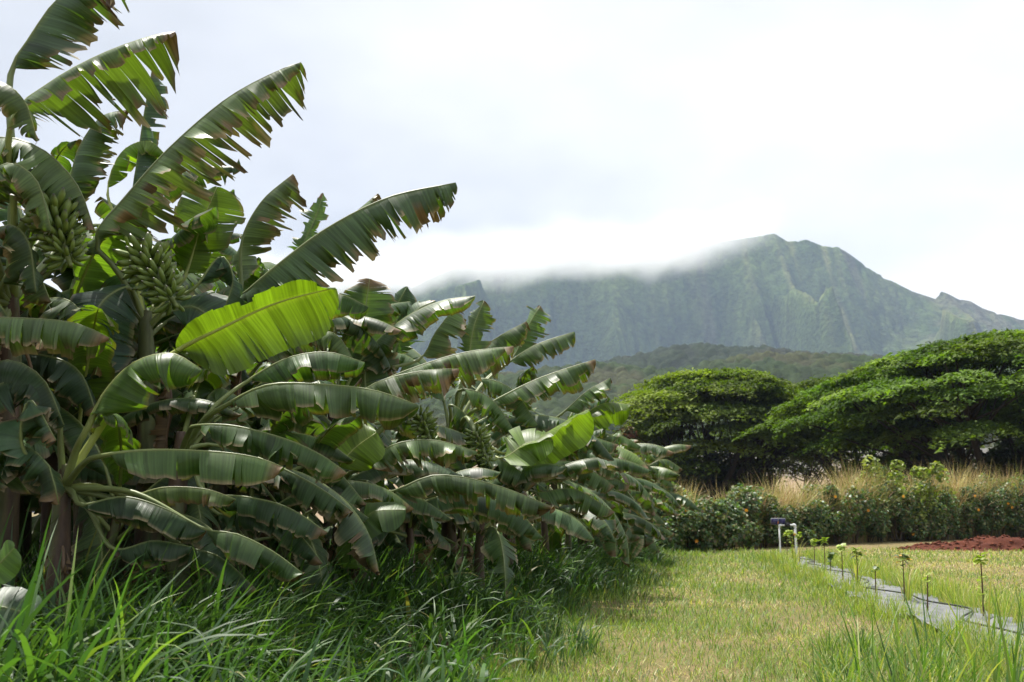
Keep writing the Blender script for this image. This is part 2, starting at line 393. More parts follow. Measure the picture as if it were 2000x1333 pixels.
build_hill('wooded_slope', 250, 540, [(800, 770), (1000, 735), (1130, 712), (1200, 712), (1260, 722), (1330, 716), (1420, 702), (1500, 697), (1600, 704), (1700, 712), (1800, 716), (2000, 730), (2300, 740)], 13,
           (0.014, 0.027, 0.009), (0.032, 0.046, 0.016), (0.075, 0.055, 0.036), cell=6.0, amp=5.0)
def build_dry_slope():
    S, D = np.meshgrid(np.linspace(-40, 75, 150), np.linspace(78, 185, 90), indexing='ij')
    z = -0.6 + 10.5 * sstep(80, 150, D + (fbm(S / 14, D / 14, 4) - 0.5) * 16) + (fbm(S / 6, D / 6, 5) - 0.5) * 1.2 + (fbm(S / 1.2, D / 1.2, 6) - 0.5) * 0.5
    f = fbm(S / 9, D / 5, 9)
    col = mixc((0.20, 0.145, 0.10), (0.33, 0.25, 0.165), f)
    g = sstep(118, 128, D + (f - 0.5) * 14)
    col = mixc(col, (0.13, 0.125, 0.115), g)
    field('dry_slope', S, D, z, col, M_EARTH)
build_dry_slope()

# ------------------------------------------------------------------ grass blades
def blades(base, az, length, width, lean, curl, nseg, col, tipcol=None, twist=None):
    """arrays of blades: each starts at base, leans over towards az and curls down; returns verts, [quads, tris], colours"""
    n = len(base); t = np.linspace(0, 1, nseg + 1)
    ang = lean[:, None] + curl[:, None] * t[None] ** 1.4                  # from vertical
    ds = (length / nseg)[:, None]
    hx = np.concatenate([np.zeros((n, 1)), np.cumsum(np.sin(ang[:, :-1]) * ds, 1)], 1)
    hz = np.concatenate([np.zeros((n, 1)), np.cumsum(np.cos(ang[:, :-1]) * ds, 1)], 1)
    d = np.stack([np.cos(az), np.sin(az)], 1)
    if twist is None: twist = np.zeros(n)
    sa = az + np.pi / 2
    w = width[:, None] * np.minimum(1, 0.55 + 1.6 * t)[None] * (1 - t ** 2.2)[None] * 0.5
    c = np.zeros((n, nseg + 1, 3)); c[..., 0] = base[:, :1] + hx * d[:, :1]; c[..., 1] = base[:, 1:2] + hx * d[:, 1:2]; c[..., 2] = base[:, 2:3] + hz
    sv = np.zeros((n, nseg + 1, 3)); tw = twist[:, None] * t[None]
    sv[..., 0] = np.cos(sa)[:, None] * np.cos(tw); sv[..., 1] = np.sin(sa)[:, None] * np.cos(tw); sv[..., 2] = np.sin(tw)
    l = c - sv * w[..., None]; r = c + sv * w[..., None]
    V = np.stack([l[:, :-1], r[:, :-1]], 2).reshape(n, nseg * 2, 3)
    V = np.concatenate([V, c[:, -1:]], 1); k = nseg * 2 + 1
    o = (np.arange(n) * k)[:, None, None]
    a = np.arange(nseg - 1) * 2
    q = (np.stack([a, a + 1, a + 3, a + 2], 1)[None] + o).reshape(-1, 4)
    tr = (np.array([[nseg * 2 - 2, nseg * 2 - 1, nseg * 2]])[None] + o).reshape(-1, 3)
    tt = np.concatenate([np.repeat(t[:-1], 2), [1]])
    C = np.repeat(col[:, None], k, 1)
    if tipcol is not None: C = C * (1 - tt[None, :, None] ** 2) + tipcol[:, None] * tt[None, :, None] ** 2
    return V.reshape(-1, 3), [q, tr], C.reshape(-1, 3)
def blade_obj(name, parts, mat, **k):
    vs, qs, ts, cs, off = [], [], [], [], 0
    for v, (q, t), c in parts:
        vs.append(v); qs.append(q + off); ts.append(t + off); cs.append(c); off += len(v)
    o = link(name, np_mesh(name, np.vstack(vs), [np.vstack(qs), np.vstack(ts)], [mat], np.vstack(cs)))
    return tag(o, **k)
def U(a, b, n): return rng.uniform(a, b, n)
def pal(cols, n, p=None, var=0.25):
    c = np.array(cols, float)[rng.choice(len(cols), n, p=p)]
    return c * rng.uniform(1 - var, 1 + var, (n, 1)) * rng.uniform(1 - var * .3, 1 + var * .3, (n, 3))

STRIP_X0, STRIP_X1 = 2.55, 3.55
def build_mown():
    parts = []
    n = 480000
    D = 4.6 + (U(0, 1, n) ** 1.75) * 30
    s = U(-0.62, 0.60, n) * (D + 1)
    x = RT.x * s + HD.x * D; y = RT.y * s + HD.y * D
    keep = (x > GRASS_EDGE(y) - 0.6) & (y < 29 + 0.75 * x) & ~((x > STRIP_X0 + 0.1) & (x < STRIP_X1 - 0.08) & (y < 26.5))
    patch = fbm(x * 0.55, y * 0.4, 31)
    keep &= rng.random(n) < np.clip(0.7 + 2.2 * (patch - 0.42), 0.5, 1.0)
    x, y, D, patch = x[keep], y[keep], D[keep], patch[keep]; n = len(x)
    f = fbm(x * 0.9 + 7, y * 0.9, 41)
    edge = np.exp(-np.abs(x - GRASS_EDGE(y)) / 0.9) + 0.75 * np.exp(-np.abs(x - STRIP_X0 + 0.25) / 0.35) + 0.6 * np.exp(-np.abs(x - STRIP_X1 - 0.4) / 0.5)
    green = np.clip(0.42 + 2.0 * (f - 0.42) + 0.6 * edge, 0.10, 0.96) * np.where(x > 3.6, 0.6, 1.0)
    isg = rng.random(n) < green
    cg = pal([(0.17, 0.235, 0.038), (0.115, 0.185, 0.032), (0.24, 0.275, 0.06), (0.07, 0.13, 0.03)], n, var=.4)
    cd = pal([(0.40, 0.33, 0.15), (0.27, 0.20, 0.10), (0.50, 0.44, 0.24), (0.17, 0.11, 0.065), (0.40, 0.37, 0.13)], n)
    col = np.where(isg[:, None], cg, cd)
    far = D / 9
    ln = U(0.035, 0.105, n) * (1 + 0.9 * edge) * np.where(isg, 1.1, 0.75) * np.maximum(1, far ** 0.35)
    wd = U(0.004, 0.009, n) * np.maximum(1, far ** 0.9)
    lean = np.where(isg, U(0.35, 1.4, n), U(0.8, 1.55, n))
    b = np.stack([x, y, np.full(n, -0.03)], 1)
    parts.append(blades(b, U(0, 6.283, n), ln, wd, lean, U(-0.2, 0.9, n), 2, col, col * 1.1))
    blade_obj('mown_grass', parts, M_GRASS, label='short mown grass, part green and part dry straw, covering the alley', cat='grass', kind='stuff')
build_mown()

def clumped(n, x0, x1, y0, y1, ncl, rad):
    cx, cy_ = U(x0, x1, ncl), U(y0, y1, ncl); k = rng.integers(0, ncl, n)
    return cx[k] + rng.normal(0, rad, n), cy_[k] + rng.normal(0, rad, n), k
def build_tall():
    parts = []
    # guinea grass under the banana row: arching blades from clumps
    n = 72000
    D = 4.2 + U(0, 1, n) ** 1.5 * 27
    x = GRASS_EDGE(D) + 0.3 - U(0, 1, n) ** 0.95 * (6.2 + 0.05 * D)
    y = (D + x * math.sin(YAW)) / math.cos(YAW)
    cl = fbm(x * 1.1, y * 1.1, 61, 3)
    keep = rng.random(n) < np.clip((cl - 0.33) * 4, 0.12, 1)
    sx = RT.x * x + RT.y * y; dd = HD.x * x + HD.y * y
    keep &= (sx / np.maximum(dd, 0.1) > -0.66)
    x, y, cl, D = x[keep], y[keep], cl[keep], dd[keep]; n = len(x)
    inner = np.clip((GRASS_EDGE(y) - x) / 1.6, 0, 1)
    big = rng.random(n) < 0.25
    ln = (0.20 + 0.55 * inner ** 0.8 * U(0.5, 1.25, n) + U(0, 0.14, n)) * (0.75 + 0.6 * cl) * np.where(big, 1.15, 0.95)
    wd = np.where(big, U(0.022, 0.042, n), U(0.010, 0.020, n)) * np.maximum(1, (D / 11) ** 0.6)
    wd *= np.clip(ln / 0.6, 0.5, 1.2)
    col = pal([(0.042, 0.088, 0.026), (0.065, 0.130, 0.030), (0.032, 0.068, 0.026), (0.11, 0.18, 0.036), (0.20, 0.20, 0.07)], n, p=[.36, .3, .2, .11, .03])
    az = np.where(rng.random(n) < 0.45, rng.normal(-0.2, 0.8, n), U(0, 6.283, n))
    b = np.stack([x, y, np.full(n, -0.03)], 1)
    parts.append(blades(b, az, ln, wd, U(0.03, 0.45, n), U(0.5, 2.7, n), 7, col, col * 1.15, U(-0.9, 0.9, n)))
    blade_obj('tall_grass', parts, M_GRASS, label='tall arching green grass growing along the foot of the banana row', cat='grass', kind='stuff')
    # coarse broad blades close to the camera, lower left
    n = 1700
    px = U(-60, 960, n); D = U(4.3, 9.0, n)
    xs = np.array([tuple(GD(a, b_))[:2] for a, b_ in zip(px, D)])
    b = np.concatenate([xs, np.full((n, 1), -0.03)], 1)
    ln = U(0.45, 1.15, n) * np.clip(1.25 - px / 1000, 0.5, 1.25)
    col = pal([(0.045, 0.095, 0.028), (0.07, 0.145, 0.034), (0.035, 0.075, 0.03), (0.14, 0.22, 0.045)], n, p=[.4, .28, .22, .1])
    parts = [blades(b, np.where(rng.random(n) < .5, rng.normal(0, .7, n), U(0, 6.283, n)), ln, U(0.018, 0.044, n), U(0.03, 0.45, n), U(0.3, 2.8, n), 9, col, col * 1.2, U(-0.9, 0.9, n))]
    blade_obj('broad_grass', parts, M_GRASS, label='broad coarse grass blades in the shaded lower left foreground', cat='grass', kind='stuff')
build_tall()

def build_tufts():
    parts = []
    def tuft(cx, cy_, n, rad, l0, l1, w0, w1, cols, lean=(0.05, 0.7), curl=(0.0, 1.0), seg=5):
        r = np.abs(rng.normal(0, rad, n)); a = U(0, 6.283, n)
        b = np.stack([cx + r * np.cos(a), cy_ + r * np.sin(a), np.full(n, -0.03)], 1)
        col = pal(cols, n)
        parts.append(blades(b, a + rng.normal(0, 0.6, n), U(l0, l1, n), U(w0, w1, n), U(*lean, n), U(*curl, n), seg, col, col * 1.15, U(-.5, .5, n)))
    GR = [(0.085, 0.165, 0.03), (0.13, 0.215, 0.04), (0.19, 0.27, 0.06), (0.06, 0.125, 0.03), (0.30, 0.31, 0.11)]
    YG = [(0.21, 0.27, 0.045), (0.26, 0.30, 0.07), (0.15, 0.23, 0.035), (0.33, 0.32, 0.11)]
    # the dense clump in the lower right corner
    for k in range(75):
        g = G(rnd.uniform(1610, 2080), rnd.uniform(1255, 1470))
        tuft(g.x, g.y, 70, 0.13, 0.10, 0.30, 0.006, 0.013, GR, (0.1, 0.9), (0.0, 1.1))
    for k in range(40):
        g = G(rnd.uniform(1680, 2090), rnd.uniform(1270, 1420))
        tuft(g.x, g.y, 3, 0.08, 0.4, 0.85, 0.010, 0.020, GR, (0.05, 0.65), (-0.1, 0.9), 7)
    # tufts in the mown strip
    for px, py, n, l in [(1480, 1235, 26, .30), (1560, 1240, 18, .28), (1640, 1262, 16, .22), (1150, 1250, 10, .22), (1330, 1280, 9, .2), (1420, 1300, 9, .24), (1265, 1235, 10, .22), (1520, 1310, 8, .2), (1100, 1320, 14, .25)]:
        g = G(px, py); tuft(g.x, g.y, n, 0.05, 0.10, l, 0.004, 0.009, GR, (0.1, 1.2), (0, 0.5))
    # greener, longer grass along both edges of the weed mat
    for k in range(150):
        y = rnd.uniform(7.5, 26); x = STRIP_X0 - rnd.gauss(0, 0.18) - 0.05
        tuft(x, y, 26, 0.10, 0.12, 0.36, 0.004 * max(1, y / 11), 0.008 * max(1, y / 11), YG, (0.05, 0.8), (0, 0.9), 4)
    for k in range(230):
        y = rnd.uniform(7.5, 27); x = STRIP_X1 + abs(rnd.gauss(0, 0.38)) - 0.14
        tuft(x, y, 22, 0.11, 0.12, 0.40, 0.004 * max(1, y / 11), 0.008 * max(1, y / 11), YG, (0.05, 0.7), (0, 0.9), 4)
    for k in range(60):
        y = rnd.uniform(9, 26); x = rnd.uniform(STRIP_X0 + .1, STRIP_X1 - .1); tuft(x, y, 7, 0.03, 0.06, 0.22, 0.004 * max(1, y / 11), 0.008 * max(1, y / 11), YG, (0.05, 0.9), (0, 0.9), 4)
    blade_obj('weedy_grass', parts, M_GRASS, label='longer green weed grass in tufts beside the grey weed mat', cat='grass', kind='stuff')
build_tufts()
def lemon_clump(px, py, D, h, label, n=34):
    g = GD(px, D); r = np.abs(rng.normal(0, .05, n)); a = U(0, 6.283, n)
    b = np.stack([r * np.cos(a), r * np.sin(a), np.full(n, -.02)], 1)
    col = pal([(0.30, 0.34, 0.06), (0.40, 0.38, 0.12), (0.22, 0.30, 0.05), (0.46, 0.38, 0.18)], n)
    v, f, c = blades(b, a + rng.normal(0, .4, n), U(.5, 1.0, n) * h, U(.008, .014, n), U(.03, .4, n), U(.2, 1.9, n), 7, col, col * 1.1, U(-.5, .5, n))
    o = link('grass_clump', np_mesh('grass_clump', v, f, [M_GRASS], c)); o.location = g
    tag(o, label, 'grass clump', 'yellow grass clumps on the weed mat')
lemon_clump(1665, 1140, 15.6, 0.75, 'yellow green arching grass clump growing through the middle of the grey weed mat')
lemon_clump(1548, 1105, 22.0, 0.75, 'yellow green grass clump near the foot of the white pipe stand')
lemon_clump(1762, 1165, 13.4, 0.8, 'yellow arching grass clump at the foot of the seedling with the orange leaf')

# ------------------------------------------------------------------ weed mat, drip line, soil mound
def build_mat():
    nx, ny = 26, 360
    X, Y = np.meshgrid(np.linspace(STRIP_X0, STRIP_X1, nx), np.linspace(6.2, 26.6, ny), indexing='ij')
    Z = 0.03 + (fbm(X * 1.6, Y * 1.3, 71) - 0.5) * 0.09 - 0.10 * np.exp(-(np.abs(fbm(X * 2.2 + Y * .4, Y * 1.6 - X, 72, 3) - 0.5) / .025))
    Xw = X + (fbm(Y * 1.1, X * 0.8 + 2, 73, 3) - 0.5) * 0.34
    v = np.stack([Xw, Y, Z], -1).reshape(-1, 3)
    i = np.arange(nx - 1)[:, None] * ny; j = np.arange(ny - 1)[None]
    q = np.stack([i + j, i + ny + j, i + ny + j + 1, i + j + 1], -1).reshape(-1, 4)
    mt, N, L = new_mat('weed_fabric')
    out = N('ShaderNodeOutputMaterial'); pr = N('ShaderNodeBsdfPrincipled'); L(pr.outputs[0], out.inputs[0])
    tc = N('ShaderNodeTexCoord')
    no = N('ShaderNodeTexNoise'); no.inputs['Scale'].default_value = 3.5; no.inputs['Detail'].default_value = 7; no.inputs['Roughness'].default_value = .65; L(tc.outputs['Object'], no.inputs['Vector'])
    cr = N('ShaderNodeValToRGB'); L(no.outputs['Fac'], cr.inputs[0]); e = cr.color_ramp.elements
    e[0].position = .3; e[0].color = (0.085, 0.09, 0.095, 1); e[1].position = .75; e[1].color = (0.21, 0.215, 0.22, 1); k = e.new(.85); k.color = (0.26, 0.22, 0.16, 1)
    L(cr.outputs[0], pr.inputs['Base Color']); pr.inputs['Roughness'].default_value = .6
    bp = N('ShaderNodeBump'); bp.inputs['Strength'].default_value = .5; bp.inputs['Distance'].default_value = .02; L(no.outputs['Fac'], bp.inputs['Height']); L(bp.outputs[0], pr.inputs['Normal'])
    tag(link('weed_mat', np_mesh('weed_mat', v, [q], [mt])), 'long strip of wrinkled grey weed fabric laid on the grass', 'weed mat')
    mb = MB(); y = np.linspace(7, 26, 150)
    x = 3.12 + 0.16 * np.sin(y * 1.1) * fbm(y * .4, y * 0, 75) * 2 + 0.1 * np.sin(y * 2.7)
    mb.tube(np.stack([x, y, np.full_like(y, .062)], 1), 0.011, 6, (0.012, 0.012, 0.013))
    tag(mb.build('drip_line', M_RIB), 'thin black drip irrigation hose winding along the weed mat', 'hose')
build_mat()
def build_mound():
    c = GD(1935, 32.0); t = empty('soil_mound', c, 'low mound of freshly dug red brown soil beside the hedge', 'soil mound')
    u, v_ = np.meshgrid(np.linspace(-1, 1, 90), np.linspace(-1, 1, 50), indexing='ij')
    x = u * 3.4; y = v_ * 1.5
    r = np.sqrt(u ** 2 + v_ ** 2)
    z = 0.42 * sstep(1.0, 0.15, r + (fbm(x * .9, y * .9, 81) - .5) * .55) * (.6 + .7 * fbm(x * .7 + 4, y, 82)) + (fbm(x * 5, y * 5, 83) - .5) * .13 * sstep(1, .8, r) - 0.05
    pts = np.stack([RT.x * x + HD.x * y, RT.y * x + HD.y * y, z], -1).reshape(-1, 3)
    n, m = u.shape; i = np.arange(n - 1)[:, None] * m; j = np.arange(m - 1)[None]
    q = np.stack([i + j, i + m + j, i + m + j + 1, i + j + 1], -1).reshape(-1, 4)
    col = mixc((0.055, 0.017, 0.011), (0.12, 0.040, 0.024), fbm(x * 2.5, y * 2.5, 84)).reshape(-1, 3)
    link('heap', np_mesh('heap', pts, [q], [M_EARTH], col), t)
    ico = np.array([(0, 0, 1), (.9, 0, .4), (.3, .85, .4), (-.7, .5, .4), (-.7, -.5, .4), (.3, -.85, .4), (.7, .5, -.4), (-.3, .85, -.4), (-.9, 0, -.4), (-.3, -.85, -.4), (.7, -.5, -.4), (0, 0, -1)])
    fc = np.array([(0, 1, 2), (0, 2, 3), (0, 3, 4), (0, 4, 5), (0, 5, 1), (1, 6, 2), (2, 7, 3), (3, 8, 4), (4, 9, 5), (5, 10, 1), (2, 6, 7), (3, 7, 8), (4, 8, 9), (5, 9, 10), (1, 10, 6), (11, 7, 6), (11, 8, 7), (11, 9, 8), (11, 10, 9), (11, 6, 10)])
    vs, fs, cs = [], [], []; off = 0
    for k in range(420):
        a = rnd.uniform(0, 6.283); rr = math.sqrt(rnd.random()) * .9
        uu, vv = rr * math.cos(a), rr * math.sin(a)
        iu = int((uu + 1) / 2 * 89); iv = int((vv + 1) / 2 * 49); zz = z[iu, iv]
        s_ = rnd.uniform(.02, .065); p = ico * (s_ * rng.uniform(.6, 1.3, (12, 1))) * np.array([1.2, 1, .75])
        vs.append(p + np.array([RT.x * uu * 3.4 + HD.x * vv * 1.5, RT.y * uu * 3.4 + HD.y * vv * 1.5, zz + s_ * .4])); fs.append(fc + off); off += 12
        cs.append(np.tile(np.array((0.10, 0.034, 0.02)) * rnd.uniform(.5, 1.8), (12, 1)))
    o = link('clods', np_mesh('clods', np.vstack(vs), [np.vstack(fs)], [M_EARTH], np.vstack(cs), smooth=False), t); o['kind'] = 'stuff'
build_mound()

# ------------------------------------------------------------------ banana plants
class Frame: pass
def leaf_build(pts, hw, nh, lam0=0.15, fold=(0.35, 1.1), tear=0.5, dry=0.2, young=0.0, seed=0, dead=0.0, strip=0.072, nv=8, nc=4, asym=(1, 1), fold2=None, slant=0.18, ripple=0.16, tone=1.0, blue=0.0):
    """lamina of one banana leaf along the curve pts. returns (verts, quads, colours, uv), midrib (verts, quads, colours)"""
    r = np.random.default_rng(seed)
    n = 64; C, Ltot = crom(pts, n); T = nrm(np.gradient(C, axis=0))
    nh = np.array(tuple(nh), float); Nn = nrm(nh[None] - (T @ nh)[:, None] * T)
    # keep the normal from flipping
    S = np.cross(T, Nn)
    gt = np.linspace(0, 1, n)
    Llam = Ltot * (1 - lam0)
    def at(arr, tau):
        g = lam0 + (1 - lam0) * tau
        return np.stack([np.interp(g, gt, arr[:, k]) for k in range(3)], -1)
    def width(tau):
        a = np.clip(tau / 0.16, 0, 1) ** 0.6
        b = (1 - np.clip((tau - 0.62) / 0.385, 0, 1) ** 2.4) ** 0.62
        return hw * a * np.nan_to_num(b)
    G_mat = np.array((0.043, 0.088, 0.024)); G_old_lit = np.array((0.130, 0.172, 0.070)); G_yng = np.array((0.105, 0.160, 0.020)); G_blu = np.array((0.034, 0.066, 0.040))
    base = G_mat * (1 - young) + G_yng * young
    base = base * (1 - 0.8 * dry) + G_old_lit * 0.8 * dry  # old leaves also lightened in colour to stand in for sunlit sheen
    base = base * (1 - blue) + G_blu * blue
    base = base * tone * r.uniform(0.8, 1.3)
    brown = np.array((0.120, 0.078, 0.036)); tan = np.array((0.36, 0.29, 0.17)); yel = np.array((0.22, 0.20, 0.05))
    V, Q, CC, UVs, off = [], [], [], [], 0
    ns = max(6, int(Llam / strip))
    for sd, am in ((1, asym[0]), (-1, asym[1])):
        wds = r.uniform(0.15, 1.0, ns) ** 1.6 + .08; ed = np.concatenate([[0], np.cumsum(wds)]); ed /= ed[-1]
        torn = r.random(ns + 1) < (tear + .2 * (dry > .1)) * 1.15
        grp = np.cumsum(torn[:ns]); ng = grp.max() + 1
        vt_g = r.uniform(0.0, 0.45, ng) if tear > 0.05 else np.ones(ng)
        wind = np.cumsum(r.normal(0, .12, ng)); wind -= wind.mean()
        dl_g = (r.normal(0.18, 0.5, ng) + wind * .5) * min(1, tear * 1.6); tw_g = r.normal(0, 0.6, ng) * min(1, tear * 1.6); flop = r.random(ng) < .28 * min(1, tear * 1.5); dl_g = dl_g + flop * r.uniform(.4, 1.1, ng); gap_g = r.uniform(0.0, 0.12, ng) * min(1, tear * 1.5)
        len_g = 1 - r.uniform(0, 1, ng) ** 1.7 * 0.5 * min(1, tear + dry)
        dead_g = (r.random(ng) < 0.04 * (dry > 0.35) + dead)
        tipd = float(r.random() < .55 and dry > .12)
        first = np.array([np.argmax(grp == g) if (grp == g).any() else 0 for g in range(ng)]); last = np.array([ns - 1 - np.argmax((grp == g)[::-1]) if (grp == g).any() else 0 for g in range(ng)])
        tcg = (ed[first] + ed[last + 1]) / 2
        f = np.linspace(0, 1, nc)
        tau = ed[:-1, None] + (ed[1:] - ed[:-1])[:, None] * f[None]          # ns,nc
        v = np.linspace(0, 1, nv)
        tau3 = np.repeat(tau[..., None], nv, 2); v3 = np.broadcast_to(v, tau3.shape)
        c = at(C, tau); t_ = nrm(at(T, tau)); nn = nrm(at(Nn, tau)); s_ = np.cross(t_, nn) * sd
        w = width(tau) * am * len_g[grp][:, None]
        # ragged ends
        endj = r.random((ns, nc)) ** 1.5; w = w * (1 - (0.03 + 0.26 * dry * (tear > .05)) * endj)
        g3 = grp[:, None, None]
        sm = sstep(0, 1, np.clip((v3 - vt_g[g3]) / np.maximum(1 - vt_g[g3], .15), 0, 1) * 1.0) if tear > .05 else np.zeros_like(v3)
        rip = ripple * np.sin(tau3 * Llam / hw * r.uniform(2.5, 4) + r.uniform(0, 6)) * v3 + 0.5 * ripple * np.sin(tau3 * Llam / hw * r.uniform(6, 9) + r.uniform(0, 6)) * v3 ** 2
        tipdroop = 0.35 * sstep(.8, 1, tau3) * v3
        fd = fold if (sd > 0 or fold2 is None) else fold2
        ang = fd[0] + (fd[1] - fd[0]) * v3 ** 1.15 + rip + dl_g[g3] * sm + tipdroop + (r.normal(0, .13, ns) * (.2 + (tear > .05)))[:, None, None] * v3
        dv = np.diff(v, prepend=0)
        ca = np.cumsum(np.cos(ang) * dv, 2); sa = np.cumsum(np.sin(ang) * dv, 2)
        pos = c[:, :, None] + w[..., None, None] * (ca[..., None] * s_[:, :, None] - sa[..., None] * nn[:, :, None])
        pos = pos + t_[:, :, None] * (slant * w[..., None] * v3)[..., None]
        x = (tau3 - tcg[g3]) * Llam; th = tw_g[g3] * sm
        B = np.sin(ang)[..., None] * s_[:, :, None] + np.cos(ang)[..., None] * nn[:, :, None]
        pos = pos + (x * (np.cos(th) * (1 - gap_g[g3] * sm) - 1))[..., None] * t_[:, :, None] + (x * np.sin(th))[..., None] * B
        # colours
        col = np.broadcast_to(base, pos.shape).copy()
        col *= (1 + 0.17 * r.normal(0, 1, (ns, 1, 1)))[..., None]
        rb = np.exp(-v3 / 0.05)[..., None]; col = col * (1 - .35 * rb) + np.array((0.20, 0.24, 0.07)) * .35 * rb
        dryness = np.zeros_like(v3)
        if dry > 0.02:
            thr = 1 - dry * (0.12 + 0.36 * r.random((ns, nc, 1)) ** 2)
            ye = sstep(-0.22, 0.0, v3 - thr) * 0.7 * min(1, dry * 1.5)
            col = mixc(col, yel * .7, ye * .5)
            de = sstep(-0.05, 0.06, v3 - thr)
            k = r.random((ns, 1, 1)) * np.ones_like(v3)
            bc = mixc(brown, tan, k)
            col = col * (1 - de[..., None]) + bc * de[..., None]; dryness = np.maximum(de, ye * .6)
        if tipd:
            m = sstep(.90, .965, tau3 + r.normal(0, .012, (ns, 1, 1))); col = col * (1 - m[..., None]) + brown * 1.3 * m[..., None]; dryness = np.maximum(dryness, m)
        if dead_g.any():
            m = dead_g[grp][:, None, None] * np.ones_like(v3) * sstep(.25, .6, v3 + dead)
            col = col * (1 - m[..., None]) + brown * r.uniform(.8, 1.9, (ns, 1, 1, 1)) * m[..., None]; dryness = np.maximum(dryness, m)
        health = np.clip(1 - np.clip(dryness, 0, 1) * .85 - .6 * dry - .25 * (1 - young), .05, 1)
        V.append(pos.reshape(-1, 3)); CC.append(np.concatenate([col, health[..., None]], -1).reshape(-1, 4))
        UVs.append(np.stack([tau3 * Llam, v3 * w[..., None]], -1).reshape(-1, 2))
        a = (np.arange(ns) * nc * nv)[:, None, None]; i = (np.arange(nc - 1) * nv)[None, :, None]; j = np.arange(nv - 1)[None, None]
        o = off + a + i + j
        q = np.stack([o, o + nv, o + nv + 1, o + 1], -1).reshape(-1, 4)
        Q.append(q if sd > 0 else q[:, ::-1]); off += ns * nc * nv
    # midrib and petiole
    k = 22; idx = np.linspace(0, n - 1, k).round().astype(int); g = gt[idx]
    rad = np.interp(g, [0, lam0 * .5, lam0, 0.6, 1.0], [0.036, 0.026, 0.021, 0.013, 0.004]) * (hw / 0.40) ** 0.6
    mv, mq = tube_np(C[idx] - Nn[idx] * rad[:, None] * 0.6, rad, 6, cap=True)
    rc = np.array((0.17 + .2 * young, 0.21 + .2 * young, 0.07 + .03 * young)) * (1 - .3 * dry) if not dead else np.array((0.16, 0.10, 0.06))  # young ribs coloured paler to stand in for light shining through
    mc = np.concatenate([np.tile(rc * r.uniform(.8, 1.2), (len(mv), 1)), np.ones((len(mv), 1))], 1)
    return (np.vstack(V), np.vstack(Q), np.vstack(CC), np.vstack(UVs)), (mv, mq, mc)

